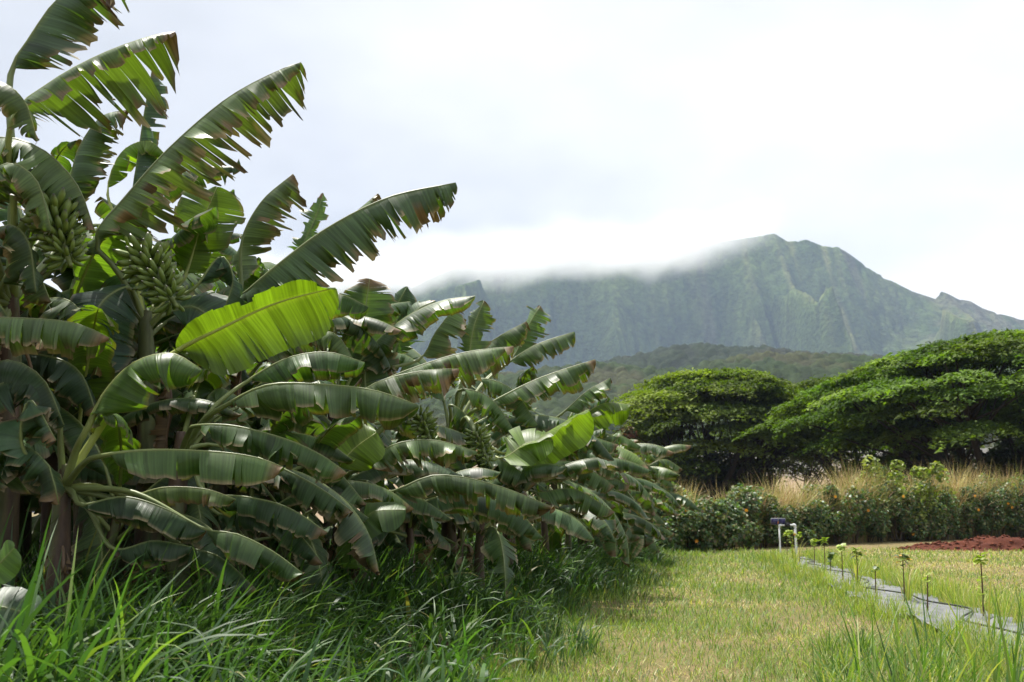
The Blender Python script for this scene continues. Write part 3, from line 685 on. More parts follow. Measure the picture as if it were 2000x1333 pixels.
class Plant:
    def __init__(s, base, crown, label, rad=0.11, group='banana plants along the alley', near=True):
        s.base = Vector((base.x, base.y, 0)); s.crown = crown; s.near = near; s.k = 0
        s.e = empty('banana_plant', s.base, label, 'banana plant', group)
        s.seed = rnd.randrange(10 ** 6)
        s.stem(rad)
    def stem(s, rad):
        b = np.array(tuple(s.base)); c = np.array(tuple(s.crown)); mid = (b + c) / 2 + rng.normal(0, .06, 3) * np.array([1, 1, 0])
        pts, L = crom([b - np.array([0, 0, .1]), mid, c, c + np.array([0, 0, .15])], 26)
        rr = np.interp(np.linspace(0, 1, 26), [0, .1, .85, 1], [rad * 1.3, rad * 1.1, rad * .68, rad * .35])
        v, q = tube_np(pts, rr, 12)
        th = np.arctan2(v[:, 1] - b[1], v[:, 0] - b[0])
        f = fbm(th * 1.3, v[:, 2] * 1.1, s.seed % 97, 3)
        col = mixc((0.10, 0.115, 0.045), (0.075, 0.045, 0.028), sstep(.42, .62, f + 0.12 * (1 - v[:, 2] / max(c[2], .5))))
        link('pseudostem', np_mesh('pseudostem', v - b, clean(q), [M_STEM], col), s.e)
    def leaf(s, pts, hw, name='leaf', **kw):
        s.k += 1
        b = np.array(tuple(s.base))
        P_ = [np.array(tuple(p)) for p in pts]
        (v, q, c, uv), (mv, mq, mc) = leaf_build(P_, hw, kw.pop('nh', (0, 0, 1)), seed=s.seed + s.k * 13, **kw)
        if s.near:
            o = link(name, np_mesh(name, v - b, [q], [M_LEAF], c, uv), s.e)
            link('midrib', np_mesh('midrib', mv - b, clean(mq), [M_RIB], mc), o)
        else:
            qs = clean(mq + len(v))
            nq = len(q) + len(qs[0])
            o = link(name, np_mesh(name, np.vstack([v, mv]) - b, [np.vstack([q, qs[0]]), qs[1]], [M_LEAF, M_RIB], np.vstack([c, mc]), np.vstack([uv, np.zeros((len(mv), 2))]),
                     matidx=[0] * len(q) + [1] * (len(qs[0]) + len(qs[1]))), s.e)
        return o
    def hero(s, pl, hw, D=None, roll=0.0, lam0=None, **kw):
        "leaf whose blade runs through places of the photograph at depth D"
        lam = [P(p[0], p[1], p[2] if len(p) > 2 else D) for p in pl]
        c = s.crown
        first = lam[0]; d = first - c
        q = c + d * 0.5 + Vector((0, 0, 0.10 * d.length))
        pts = [c, q] + lam if d.length > 0.25 else [c] + lam
        def plen(a): return sum((a[i + 1] - a[i]).length for i in range(len(a) - 1))
        tot = plen(pts); pet = tot - plen(lam)
        toc = Vector((-HD.x, -HD.y, 0))
        if 'fold2' not in kw and abs(roll) < .9 and lam[-1].dot(RT) > lam[0].dot(RT):
            kw['fold2'] = (rnd.uniform(.8, 1.05), rnd.uniform(1.45, 1.8)); kw['fold'] = (kw['fold'][0] * .8, kw['fold'][1] * .9); kw.setdefault('asym', (rnd.uniform(.72, .95), rnd.uniform(1.05, 1.3)))
        nh = Vector((0, 0, 1)) + toc * roll
        return s.leaf(pts, hw, nh=nh, lam0=min(.7, pet / tot + 0.02) if lam0 is None else lam0, **kw)
    def fill(s, n, az_ok=None, L=(1.6, 2.2), el=(75, 5), dryness=0.4, hw=(0.27, 0.36), tears=(.3, .7), nv=6, strip=.095, phase=None):
        ph = rnd.uniform(0, 6.28) if phase is None else phase
        for k in range(n):
            az = ph + k * 2.4 + rnd.uniform(-.3, .3)
            if az_ok is not None and not az_ok(az): 
                az += math.pi
                if not az_ok(az): continue
            f = k / max(1, n - 1)
            e0 = R(el[0] + (el[1] - el[0]) * f + rnd.uniform(-8, 8)); L_ = rnd.uniform(*L)
            bend = R(rnd.uniform(45, 80) + 25 * f)
            p = np.array(tuple(s.crown)) - np.array([0, 0, 0.25 * f]); pts = [p]
            m = 6
            side = rnd.uniform(-.25, .25)
            for i in range(m):
                t = i / (m - 1); e = e0 - bend * t ** 1.3; a = az + side * t
                p = p + (L_ * 1.25 / m) * np.array([math.cos(a) * math.cos(e), math.sin(a) * math.cos(e), math.sin(e)])
                pts.append(p)
            if min(q[2] for q in pts) < 0.15: continue
            age = f
            yng = rnd.uniform(.3, .8) if rnd.random() < .14 and f < .5 else rnd.uniform(0, .2)
            s.leaf(pts, rnd.uniform(*hw), lam0=.2, fold=(rnd.uniform(.1, .5), rnd.uniform(.9, 1.5)), tear=rnd.uniform(*tears) if yng < .3 else rnd.uniform(0, .3), dry=dryness * rnd.uniform(.3, 1.3) * (.4 + .9 * age),
                   young=yng, nv=nv, strip=strip, tone=rnd.uniform(.85, 1.2), blue=rnd.uniform(0, .6))
    def dead(s, n, z0=-.25):
        for k in range(n):
            a = rnd.uniform(0, 6.28); c = np.array(tuple(s.crown)) + np.array([0, 0, z0 - rnd.uniform(0, .25)])
            L_ = rnd.uniform(.6, 1.2) * min(1.0, max(.4, c[2] / 1.8)); d = np.array([math.cos(a), math.sin(a), 0])
            pts = [c, c + d * .16 + np.array([0, 0, .02]), c + d * .27 - np.array([0, 0, .25 * L_]), c + d * .24 - np.array([0, 0, .65 * L_]), c + d * .3 - np.array([0, 0, 1.05 * L_])]
            s.leaf(pts, rnd.uniform(.12, .2), name='dead_leaf', nh=tuple(d + np.array([0, 0, .2])), lam0=.25, fold=(1.0, 1.7), tear=.8, dry=.9, dead=1.0, nv=5, strip=.08)

def finger_mesh(name, L=.2, r=.021, bend=.75, seed=0):
    n = 11; t = np.linspace(0, 1, n); a = bend * (t - .1)
    x = np.cumsum(np.cos(a)) * L / n; z = np.cumsum(np.sin(a)) * L / n
    rad = r * np.interp(t, [0, .08, .2, .5, .8, .92, .97, 1], [.35, .45, .9, 1.0, .85, .5, .34, .3])
    pts = np.stack([x - x[0], np.zeros(n), z - z[0]], 1)
    v, q = tube_np(pts, rad, 5)
    tt = np.concatenate([np.repeat(t, 5), [0, 1]])
    col = mixc((0.085, 0.135, 0.022), (0.15, 0.21, 0.042), np.clip(tt * 1.2, 0, 1)); col = mixc(col, (0.03, 0.022, 0.014), sstep(.87, .94, tt))  # skin painted brighter towards the tip as if lit; the very end is brown
    return np_mesh(name, v, clean(q), [M_FRUIT], col)
FINGERS = [finger_mesh('banana', .19, .025, .9), finger_mesh('banana', .17, .026, 1.1), finger_mesh('banana', .20, .024, .7)]
def bunch(pl, top, bottom, hands, per, size=1.0, start=None, label=None):
    "fruit bunch on a stalk that arches out of the crown"
    b = pl.base; c = np.array(tuple(pl.crown)); t = np.array(tuple(top)); bo = np.array(tuple(bottom))
    st = c if start is None else np.array(tuple(start))
    out = (t - st); lift = np.array([0, 0, .25 * np.linalg.norm(out)])
    path, L = crom([st, st + out * .5 + lift, t, (t + bo) / 2, bo, bo + (bo - t) * .12], 40)
    v, q = tube_np(path, np.interp(np.linspace(0, 1, 40), [0, .6, 1], [.038, .032, .014]) * size ** .5, 8)
    col = np.tile((0.15, 0.19, 0.055), (len(v), 1))
    o = link('fruit_bunch', np_mesh('fruit_bunch', v - np.array(tuple(b)), clean(q), [M_RIB], col), pl.e)
    if label: o['label'] = label
    ax = nrm((bo - t)[None])[0]
    ref = np.cross(ax, np.array([0.3, 1, .1])); ref /= np.linalg.norm(ref); ref2 = np.cross(ax, ref)
    for h in range(hands):
        f = h / max(1, hands - 1); base = t + (bo - t) * (f * .95)
        k = 1 - .35 * f
        m = int(round(per * (1 - .25 * f)))
        for i in range(m):
            a = h * 1.1 + i * 2 * math.pi / m + rnd.uniform(-.12, .12)
            rdir = ref * math.cos(a) + ref2 * math.sin(a)
            row = i % 2
            d = rdir * 1.0 - ax * (-.42 + .45 * row + rnd.uniform(-.18, .18))
            d /= np.linalg.norm(d)
            up = -ax - d * np.dot(-ax, d); up /= np.linalg.norm(up)
            yv = np.cross(up, d)
            s_ = size * k * rnd.uniform(.92, 1.1)
            fo = bpy.data.objects.new('banana', FINGERS[rnd.randrange(3)]); COL.objects.link(fo); fo.parent = o
            p = base + rdir * .035 * size - ax * .02 * row - np.array(tuple(b))
            mt = Matrix(((d[0], yv[0], up[0], p[0]), (d[1], yv[1], up[1], p[1]), (d[2], yv[2], up[2], p[2]), (0, 0, 0, 1)))
            fo.matrix_basis = mt @ Matrix.Scale(s_, 4)
    return o

away = lambda az: (math.cos(az) * HD.x + math.sin(az) * HD.y) > 0.05
away_l = lambda az: (math.cos(az) * HD.x + math.sin(az) * HD.y) > 0.05 and (math.cos(az) * RT.x + math.sin(az) * RT.y) < 0.5
left = lambda az: (math.cos(az) * RT.x + math.sin(az) * RT.y) < -0.3
behind = lambda az: (math.cos(az) * HD.x + math.sin(az) * HD.y) > 0.6
def plants():
    # A: the tall plant at the left edge, with the first bunch
    A = Plant(GD(10, 7.4), P(20, 590, 7.4), 'tallest banana plant at the left edge with ragged leaves and a fruit bunch', .13)
    A.hero([(18, 150), (60, 70), (115, -5), (190, -50), (260, -40)], .52, 7.5, roll=.7, fold=(.3, .9), fold2=(.9, 1.6), tear=.7, dry=.45, blue=.6)
    A.hero([(20, 235, 6.9), (100, 160, 6.9), (200, 105, 6.9), (290, 72, 6.9), (342, 62, 6.9)], .42, roll=.35, fold=(.1, .9), fold2=(.9, 1.75), tear=.6, dry=.45, young=.25, asym=(.62, 1.55))
    A.hero([(-90, 330, 7.1), (-10, 270, 7.1), (80, 290, 7.1), (150, 360, 7.1), (185, 450, 7.1)], .40, roll=.3, fold=(.4, 1.3), fold2=(.9, 1.7), tear=.85, dry=.5)
    A.hero([(-60, 380, 6.7), (10, 320, 6.7), (70, 350, 6.7), (100, 450, 6.7)], .34, roll=.4, fold=(.5, 1.4), tear=.9, dry=.6)
    A.hero([(-60, 500, 6.9), (10, 440, 6.9), (55, 470, 6.9), (70, 570, 6.9)], .32, roll=.4, fold=(.5, 1.4), tear=.85, dry=.5, blue=.5)
    A.hero([(120, 420, 8.3), (150, 300, 8.3), (195, 230, 8.3), (250, 215, 8.3)], .36, roll=.2, fold=(.5, 1.4), fold2=(.8, 1.7), tear=.8, dry=.5, blue=.4)
    A.hero([(-170, 640, 6.3), (-60, 622, 6.3), (60, 622, 6.3), (150, 632, 6.3), (214, 660, 6.3)], .31, roll=.7, fold=(.25, .95), tear=.35, dry=.35)
    A.hero([(-160, 250, 6.2), (-80, 170, 6.2), (0, 160, 6.2), (50, 200, 6.2), (72, 275, 6.2)], .26, roll=.5, fold=(.2, .8), tear=.6, dry=.4, young=.4)
    A.hero([(-60, 420, 7.2), (-20, 360, 7.2), (60, 330, 7.2), (140, 400, 7.2), (150, 500, 7.2)], .36, roll=.1, fold=(.5, 1.4), tear=.85, dry=.6)
    A.hero([(240, 430, 9.4), (265, 330, 9.4), (280, 230, 9.4), (298, 130, 9.4)], .26, roll=.3, fold=(.5, 1.2), tear=.5, dry=.25, blue=.7)
    A.hero([(0, 560, 7.2), (30, 520, 7.2), (70, 530, 7.2), (100, 590, 7.2)], .3, roll=.3, fold=(.4, 1.3), tear=.5, dry=.4)
    A.hero([(-80, 780, 6.8), (0, 705, 6.6), (80, 735, 6.6), (125, 830, 6.6)], .33, roll=.5, fold=(.3, 1.2), tear=.6, dry=.25, blue=.6)
    A.hero([(-60, 930, 6.6), (20, 870, 6.4), (90, 900, 6.4), (115, 985, 6.4)], .30, roll=.5, fold=(.3, 1.2), tear=.6, dry=.25, blue=.6)
    A.hero([(-40, 700, 7.6), (60, 690, 7.9), (150, 720, 7.9), (190, 810, 7.9)], .36, roll=.6, fold=(.3, 1.1), tear=.5, dry=.2, blue=.8)
    A.fill(6, left, dryness=.5, el=(60, 0)); A.dead(6)
    bunch(A, P(105, 425, 7.1), P(135, 510, 7.0), 5, 19, 1.12, start=P(25, 470, 7.3), label='large bunch of green bananas under ragged leaves')
    for px, D, py, lab in [(50, 9.8, 560, 'tall banana plant hidden behind the leftmost one'), (170, 10.8, 545, 'tall banana plant between and behind the two plants with fruit bunches'), (345, 12.0, 640, 'tall banana plant behind the second fruit bunch'), (560, 13.0, 690, 'tall banana plant behind the long leaf that stands out against the sky'), (-30, 9.0, 690, 'banana plant with low leaves behind the leftmost one'), (120, 9.3, 700, 'banana plant with low leaves behind the first fruit bunch'), (240, 10.0, 680, 'banana plant with low leaves behind the second fruit bunch'), (470, 11.4, 740, 'banana plant with low leaves behind the wet silvery ones')]:
        K = Plant(GD(px, D), P(px, py, D), lab, .12, group='banana plants in the rows behind', near=False)
        K.fill(12, None, dryness=.45, el=(76, -10), L=(1.5, 1.9), nv=6)
    # B: young plant in front, lower left
    B = Plant(GD(120, 6.9), P(122, 950, 6.9), 'low young banana plant at lower left with one large glowing yellow green leaf', .085)
    B.hero([(165, 840, 6.7), (205, 765, 6.7), (262, 708, 6.7), (335, 690, 6.7), (395, 722, 6.7)], .40, roll=.25, fold=(.25, 1.15), tear=.8, dry=.05, lam0=.38, young=.25, asym=(1.1, .8), strip=.12)
    B.hero([(335, 692, 7.2), (430, 642, 7.1), (540, 592, 7.1), (655, 562, 7.1)], .37, roll=-1.2, fold=(.0, .55), tear=0.10, dry=.02, young=.85, ripple=.26, asym=(.45, 1.0), tone=.9)
    B.hero([(205, 887, 6.5), (300, 878, 6.5), (420, 882, 6.5), (500, 893, 6.5), (553, 912, 6.5)], .27, roll=.7, fold=(.35, 1.15), tear=.3, dry=.2, young=.1, strip=.13)
    B.hero([(250, 968, 6.9), (320, 952, 6.9), (400, 955, 6.9), (460, 975, 6.9)], .17, roll=.7, fold=(.3, 1.2), tear=.3, dry=.55, young=.5)
    B.hero([(160, 985, 6.7), (240, 970, 6.7), (320, 992, 6.7), (402, 1036, 6.7)], .24, roll=.5, fold=(.3, 1.0), tear=.2, dry=.15, blue=.5)
    B.hero([(395, 1030, 6.8), (460, 1042, 6.8), (530, 1075, 6.8), (592, 1120, 6.8)], .25, roll=.6, fold=(.3, 1.1), tear=.4, dry=.2)
    B.hero([(220, 1070, 6.7), (300, 1056, 6.7), (374, 1068, 6.7)], .20, roll=.6, fold=(.3, 1.1), tear=.4, dry=.15, blue=.4)
    B.hero([(350, 1060, 6.9), (430, 1088, 6.9), (502, 1152, 6.9)], .24, roll=.6, fold=(.3, 1.1), tear=.4, dry=.2, blue=.4)
    B.hero([(60, 900, 6.4), (40, 840, 6.3), (60, 780, 6.3), (110, 860, 6.3)], .26, roll=.4, fold=(.4, 1.3), tear=.6, dry=.2, blue=.7)
    B.hero([(110, 800, 6.8), (60, 740, 6.6), (0, 750, 6.5), (-60, 800, 6.4)], .3, roll=.4, fold=(.3, 1.1), tear=.5, dry=.2, blue=.7)
    B.dead(3)
    # C: the plant that carries the second bunch
    C = Plant(GD(300, 8.8), P(285, 640, 8.8), 'banana plant with a fruit bunch under a long silvery leaf pointing up right', .12)
    C.hero([(185, 465, 8.5), (245, 385, 8.5), (330, 290, 8.5), (440, 195, 8.5), (535, 142, 8.5), (588, 122, 8.5)], .50, roll=.6, fold=(.25, 1.0), fold2=(1.0, 1.85), tear=.6, dry=.75, asym=(.72, 1.5), lam0=.22, tone=1.1)
    C.hero([(360, 540, 9.2), (385, 465, 9.2), (405, 410, 9.2), (424, 365, 9.2)], .42, roll=2.2, fold=(.05, .35), tear=.35, dry=.05, young=.7)
    C.hero([(380, 560, 8.7), (430, 500, 8.7), (455, 540, 8.7), (440, 600, 8.7)], .22, roll=.4, fold=(.9, 1.6), tear=.3, dry=.1, blue=.8)
    C.hero([(250, 560, 8.6), (200, 590, 8.4), (170, 660, 8.3), (180, 740, 8.2)], .40, roll=1.3, fold=(.05, .5), tear=.1, dry=.05, blue=1.0)
    C.hero([(330, 610, 9.0), (380, 600, 9.0), (420, 640, 9.0), (430, 720, 9.0)], .40, roll=1.5, fold=(.05, .5), tear=.1, dry=.05, blue=.8)
    C.hero([(210, 380, 9.4), (235, 300, 9.4), (290, 275, 9.4), (330, 310, 9.4)], .22, roll=.8, fold=(.4, 1.0), tear=.4, dry=.1, young=.9)
    C.fill(6, behind, dryness=.4, el=(60, 0), L=(1.2, 1.7)); C.dead(3)
    bunch(C, P(285, 508, 8.2), P(340, 590, 8.0), 5, 19, 1.2, start=P(280, 560, 8.6), label='full bunch of green bananas in the shade of a long leaf')
    # F: low plant between, wet silvery leaves
    F = Plant(GD(400, 7.9), P(352, 880, 7.9), 'banana plant with wet silvery leaves reaching right at mid height', .10)
    F.hero([(440, 790, 7.5), (520, 752, 7.4), (620, 750, 7.4), (730, 762, 7.4), (818, 792, 7.4)], .33, roll=.55, fold=(.35, 1.05), tear=.6, dry=.3, strip=.14, fold2=(.9, 1.6), asym=(.9, 1.35))
    F.hero([(385, 830, 7.4), (460, 832, 7.3), (560, 858, 7.3), (630, 890, 7.3), (678, 924, 7.3)], .25, roll=.6, fold=(.3, 1.0), tear=.4, dry=.15)
    F.hero([(480, 745, 8.2), (560, 700, 8.2), (640, 688, 8.2), (712, 708, 8.2)], .27, roll=.8, fold=(.2, .7), tear=.15, dry=.1)
    F.hero([(470, 790, 8.5), (440, 760, 8.4), (410, 770, 8.4), (395, 830, 8.3)], .25, roll=.5, fold=(.4, 1.2), tear=.4, dry=.4)
    F.hero([(400, 960, 7.6), (480, 970, 7.5), (560, 990, 7.4), (640, 1040, 7.4)], .25, roll=.6, fold=(.3, 1.1), tear=.4, dry=.2, blue=.5)
    F.hero([(420, 1000, 7.8), (500, 1000, 7.6), (580, 1040, 7.6), (630, 1100, 7.6)], .22, roll=.6, fold=(.3, 1.1), tear=.4, dry=.2, blue=.5)
    F.hero([(430, 870, 8.0), (520, 900, 7.9), (620, 950, 7.8), (690, 1000, 7.8)], .24, roll=.6, fold=(.3, 1.1), tear=.5, dry=.2, blue=.3)
    F.fill(4, away, dryness=.4, el=(50, 0)); F.dead(4)
    # E: tall leaves against the sky right of the bunches
    E = Plant(GD(430, 9.9), P(430, 640, 9.9), 'tall banana plant with a long leaf standing out right against the white sky', .12)
    E.hero([(470, 560, 9.8), (472, 470, 9.8), (510, 395, 9.8), (572, 340, 9.8)], .42, roll=.4, fold=(.4, 1.1), fold2=(.9, 1.7), tear=.6, dry=.7, asym=(.9, 1.3))
    E.hero([(480, 570, 9.2), (545, 515, 9.1), (640, 445, 9.1), (760, 385, 9.1), (890, 357, 9.1)], .52, roll=.8, fold=(.3, 1.05), fold2=(.9, 1.7), tear=.6, dry=.45, blue=.45, lam0=.2, asym=(1.1, 1.1))
    E.hero([(560, 545, 11), (595, 470, 11), (615, 430, 11), (632, 378, 11)], .24, roll=1.8, fold=(.0, .5), tear=.8, dry=.3, asym=(.6, 1))
    E.hero([(590, 520, 10.5), (650, 450, 10.5), (700, 410, 10.5), (738, 378, 10.5)], .22, roll=.2, fold=(.4, 1.3), tear=.5, dry=.5)
    E.hero([(520, 640, 9.6), (590, 590, 9.5), (660, 575, 9.5), (720, 600, 9.5)], .33, roll=.8, fold=(.2, .8), tear=.2, dry=.1)
    E.hero([(480, 700, 9.8), (560, 660, 9.8), (650, 650, 9.8), (700, 720, 9.8)], .35, roll=.3, fold=(.5, 1.5), tear=.9, dry=.7)
    E.fill(7, behind, dryness=.5, el=(75, 0)); E.dead(3)
    # G: the plant in the middle
    Gp = Plant(GD(715, 10.2), P(660, 960, 10.2), 'banana plant in the middle whose long leaf sweeps out low over the tall grass', .11)
    Gp.hero([(700, 915, 9.6), (770, 868, 9.5), (850, 860, 9.5), (932, 882, 9.5)], .34, roll=.6, fold=(.3, 1.0), tear=.5, dry=.5)
    Gp.hero([(760, 960, 9.3), (850, 928, 9.2), (960, 945, 9.2), (1085, 992, 9.2)], .33, roll=.6, fold=(.3, 1.05), tear=.5, dry=.4)
    Gp.hero([(690, 1020, 8.8), (735, 998, 8.7), (792, 996, 8.7)], .22, roll=.9, fold=(.1, .6), tear=.0, dry=.0, young=.2)
    Gp.hero([(660, 915, 9.4), (690, 878, 9.4), (735, 845, 9.4)], .26, roll=1.7, fold=(0, .4), tear=.0, dry=.0, young=.9)
    Gp.hero([(560, 925, 8.6), (630, 945, 8.5), (720, 1012, 8.5)], .24, roll=.6, fold=(.3, 1.1), tear=.5, dry=.2)
    Gp.hero([(590, 890, 9), (650, 912, 9), (716, 985, 9)], .24, roll=.6, fold=(.3, 1.1), tear=.5, dry=.2)
    Gp.hero([(800, 985, 9.8), (900, 960, 9.7), (1000, 990, 9.7), (1060, 1050, 9.7)], .28, roll=.6, fold=(.3, 1.1), tear=.3, dry=.2, blue=.4)
    Gp.hero([(700, 1010, 9.9), (690, 1060, 9.8), (700, 1110, 9.8)], .2, roll=1.2, fold=(.1, .6), tear=.1, dry=.1, young=.3)
    Gp.fill(5, away, dryness=.4, el=(60, 0)); Gp.dead(4)
    # H: taller one behind, carrying leaves at mid height and the upright ones
    H = Plant(GD(680, 11.4), P(650, 800, 11.4), 'banana plant behind the middle one with two long grey green leaves reaching right', .12)
    H.hero([(690, 770, 10.6), (790, 725, 10.5), (900, 690, 10.5), (1003, 676, 10.5)], .38, roll=.55, fold=(.3, 1.1), tear=.55, dry=.5)
    H.hero([(680, 780, 10.1), (740, 745, 10.0), (820, 725, 10.0), (896, 720, 10.0)], .37, roll=.6, fold=(.3, 1.1), tear=.5, dry=.55)
    H.hero([(712, 790, 11.5), (710, 700, 11.5), (712, 620, 11.5), (722, 545, 11.5)], .44, roll=2.4, fold=(.0, .3), tear=.4, dry=.25)
    H.hero([(765, 695, 12), (785, 645, 12), (815, 605, 12), (850, 588, 12)], .36, roll=1.3, fold=(.1, .7), tear=.7, dry=.2, blue=.4)
    H.hero([(770, 640, 12.6), (775, 600, 12.6), (795, 560, 12.6)], .28, roll=1.5, fold=(.1, .6), tear=.5, dry=.1, blue=.5)
    H.hero([(820, 700, 12), (850, 650, 12), (888, 600, 12)], .40, roll=.6, fold=(.4, 1.1), tear=.5, dry=.5)
    H.fill(6, away, dryness=.4, el=(75, 10)); H.dead(2)
    bunch(H, P(820, 818, 10.6), P(850, 880, 10.5), 6, 10, .85, start=P(735, 848, 10.6), label='small bunch of green bananas on a curved bare stalk')
    # I: next along the row
    I = Plant(GD(880, 13), P(880, 850, 13), 'banana plant beyond the middle crowned with short upright torn leaves', .11)
    I.hero([(915, 700), (925, 640), (945, 588)], .30, 13, roll=1.0, fold=(.2, .9), tear=.7, dry=.4)
    I.hero([(920, 700), (970, 660), (1028, 628)], .34, 13.2, roll=.6, fold=(.3, 1.1), tear=.5, dry=.3)
    I.hero([(950, 790), (1050, 740), (1162, 702)], .38, 12.4, roll=.6, fold=(.3, 1.1), tear=.5, dry=.3)
    I.hero([(990, 710), (1050, 672), (1122, 648)], .36, 13.6, roll=.6, fold=(.3, 1.1), tear=.6, dry=.35)
    I.hero([(1000, 700), (1030, 640), (1055, 598)], .34, 14, roll=.9, fold=(.2, .9), tear=.6, dry=.3)
    I.hero([(920, 885), (985, 900), (1046, 945)], .30, 11.8, roll=.6, fold=(.3, 1.1), tear=.6, dry=.2)
    I.hero([(985, 885), (1070, 845), (1148, 800)], .33, 12.0, roll=-.3, fold=(.1, .9), tear=.0, dry=.0, young=.95)
    I.hero([(975, 895), (1030, 865), (1080, 860)], .30, 11.8, roll=1.2, fold=(.0, .5), tear=.2, dry=.0, young=.6)
    I.hero([(900, 760), (960, 780), (1010, 850)], .33, 12.2, roll=.4, fold=(.4, 1.3), tear=.8, dry=.3)
    I.hero([(880, 790), (910, 810), (960, 870)], .33, 12.2, roll=.4, fold=(.4, 1.3), tear=.8, dry=.3)
    I.hero([(930, 740), (1000, 760), (1050, 830)], .33, 12.6, roll=.4, fold=(.4, 1.3), tear=.8, dry=.3)
    I.fill(6, away, dryness=.4, el=(70, 0)); I.dead(3)
    bunch(I, P(930, 848, 11.6), P(955, 905, 11.5), 6, 10, .85, start=P(890, 855, 12.4), label='dark bunch of green bananas half way along the row')
    J = Plant(GD(1000, 15.2), P(1010, 900, 15.2), 'banana plant with drooping torn leaves, fifth from the far end of the front row', .11)
    J.hero([(1095, 868), (1140, 852), (1206, 868)], .33, 14.4, roll=.6, fold=(.3, 1.1), tear=.6, dry=.3)
    J.hero([(1100, 805), (1145, 765), (1192, 738)], .36, 15, roll=.6, fold=(.3, 1.1), tear=.6, dry=.3)
    J.hero([(1130, 815), (1180, 788), (1230, 790)], .34, 15, roll=.2, fold=(.2, 1.0), tear=.1, dry=.0, young=.8)
    J.hero([(1060, 900), (1130, 905), (1200, 950)], .32, 14, roll=.6, fold=(.3, 1.1), tear=.6, dry=.3)
    J.hero([(1040, 960), (1120, 955), (1200, 1000)], .32, 13.6, roll=.6, fold=(.3, 1.1), tear=.5, dry=.3)
    J.hero([(1040, 1000), (1090, 990), (1150, 1030)], .3, 13.6, roll=.6, fold=(.3, 1.1), tear=.5, dry=.3)
    J.hero([(1060, 840), (1130, 820), (1190, 850)], .34, 15.5, roll=.6, fold=(.3, 1.1), tear=.6, dry=.3)
    J.fill(8, None, dryness=.4, el=(70, -5)); J.dead(2)
    far = [(1085, 17.6, 900, 'fourth from the far end'), (1140, 20.3, 920, 'third from the far end'), (1185, 23.4, 945, 'last'), (1225, 26.5, 965, None)]
    for px, D, py, w in far:
        lab = f'banana plant with torn drooping leaves, {w} of the front row'
        if w is None: lab = 'smallest banana plant where the row ends against the hedge'
        if w == 'last': lab = 'banana plant just before the smallest one at the far row end'
        K = Plant(GD(px, D), P(px, py, D), lab, .11, near=False)
        for k in range(10):
            yy = py - 55 + k * 20 + rnd.uniform(-8, 8); x0 = px + rnd.uniform(10, 40); ln = rnd.uniform(85, 120) * 16 / D
            K.hero([(x0, yy), (x0 + ln * .5, yy - rnd.uniform(5, 22)), (x0 + ln, yy + rnd.uniform(-10, 22))], rnd.uniform(.3, .36), D - rnd.uniform(.3, 1.4), roll=.5, fold=(.3, 1.1), tear=.55, dry=.3, young=.8 if rnd.random() < .2 else .1, nv=5)
        K.fill(12, None, dryness=.35, el=(72, -20), nv=5, L=(1.5, 2.0)); K.dead(2)
    # rows behind the front one
    ords = ['first', 'second', 'third', 'fourth', 'fifth', 'sixth', 'seventh', 'eighth', 'ninth', 'tenth']
    for row, (dx, hgt, specs) in enumerate([(-3.0, 3.2, [8.5, 11.0, 13.6, 16.4, 19.4, 22.6, 26.0]), (-6.0, 3.3, [9.0, 11.5, 14, 17, 20.5, 24]), (-9.0, 3.3, [11.0, 14, 17.5])]):
        for k, D in enumerate(specs):
            x0 = -4.6 + dx; b = Vector((x0 + rnd.uniform(-.4, .4), D / math.cos(YAW) + math.tan(YAW) * x0 + rnd.uniform(-.4, .4), 0))
            h = hgt * rnd.uniform(.85, 1.05)
            K = Plant(b, b + Vector((rnd.uniform(-.2, .2), rnd.uniform(-.2, .2), h)), f'banana plant in the {["second", "third", "fourth"][row]} row behind the front one, {ords[k]} from the camera', .12, near=False, group='banana plants in the rows behind')
            K.fill(12, None, dryness=.45, el=(78, -15), nv=5, strip=.11); K.dead(3)
    # the row goes on left of the frame: unseen plants added for their shade
    for sx, D, h, lab in [(-4.9, 5.9, 3.1, 'unseen banana plant added just off the left edge to shade the grass'), (-4.3, 4.3, 2.9, 'unseen banana plant added for shade left of the camera, second nearest of the front row'), (-3.9, 2.3, 2.8, 'unseen banana plant added for shade left of the camera, nearest of the front row'),
                        (-7.3, 6.6, 3.2, 'unseen banana plant added for shade off the left edge in the second row, farthest of three'), (-6.9, 4.4, 3.1, 'unseen banana plant added for shade off the left edge in the second row, middle of three'), (-6.5, 2.2, 3.1, 'unseen banana plant added for shade off the left edge in the second row, nearest of three')]:
        b = W(sx, D); K = Plant(b, b + Vector((0, 0, h)), lab, .12, near=False)
        K.fill(11, None if sx < -4.5 else left, dryness=.4, el=(65, -15), L=(1.4, 1.8), nv=5)
    # suckers: low plants between the stems
    for i, (px, D, h, lab) in enumerate([(230, 7.9, 1.1, 'small banana sucker in the shade at lower left behind the tall grass'), (560, 9.4, 1.2, 'small banana sucker between the wet leaved plant and the middle plant'), (800, 11.2, 1.1, 'small banana sucker beside the middle banana plant'),
                                        (-20, 5.4, .55, 'low banana sucker with rounded leaves at the lower left edge'), (900, 12.6, .9, 'small banana sucker further along in the tall grass')]):
        b = GD(px, D); K = Plant(b, b + Vector((0, 0, h)), lab, .06, group='banana suckers')
        if i == 3:
            K.hero([(-40, 1190), (0, 1185), (62, 1200)], .16, 5.2, roll=1.0, fold=(.1, .4), tear=0, dry=0, blue=.6)
            K.hero([(-30, 1130), (0, 1100), (28, 1070)], .12, 5.2, roll=1.0, fold=(.1, .4), tear=0, dry=0, young=.3)
        else: K.fill(7, None, L=(1.0, 1.4), hw=(.18, .24), dryness=.2, el=(75, 5), tears=(.1, .4))
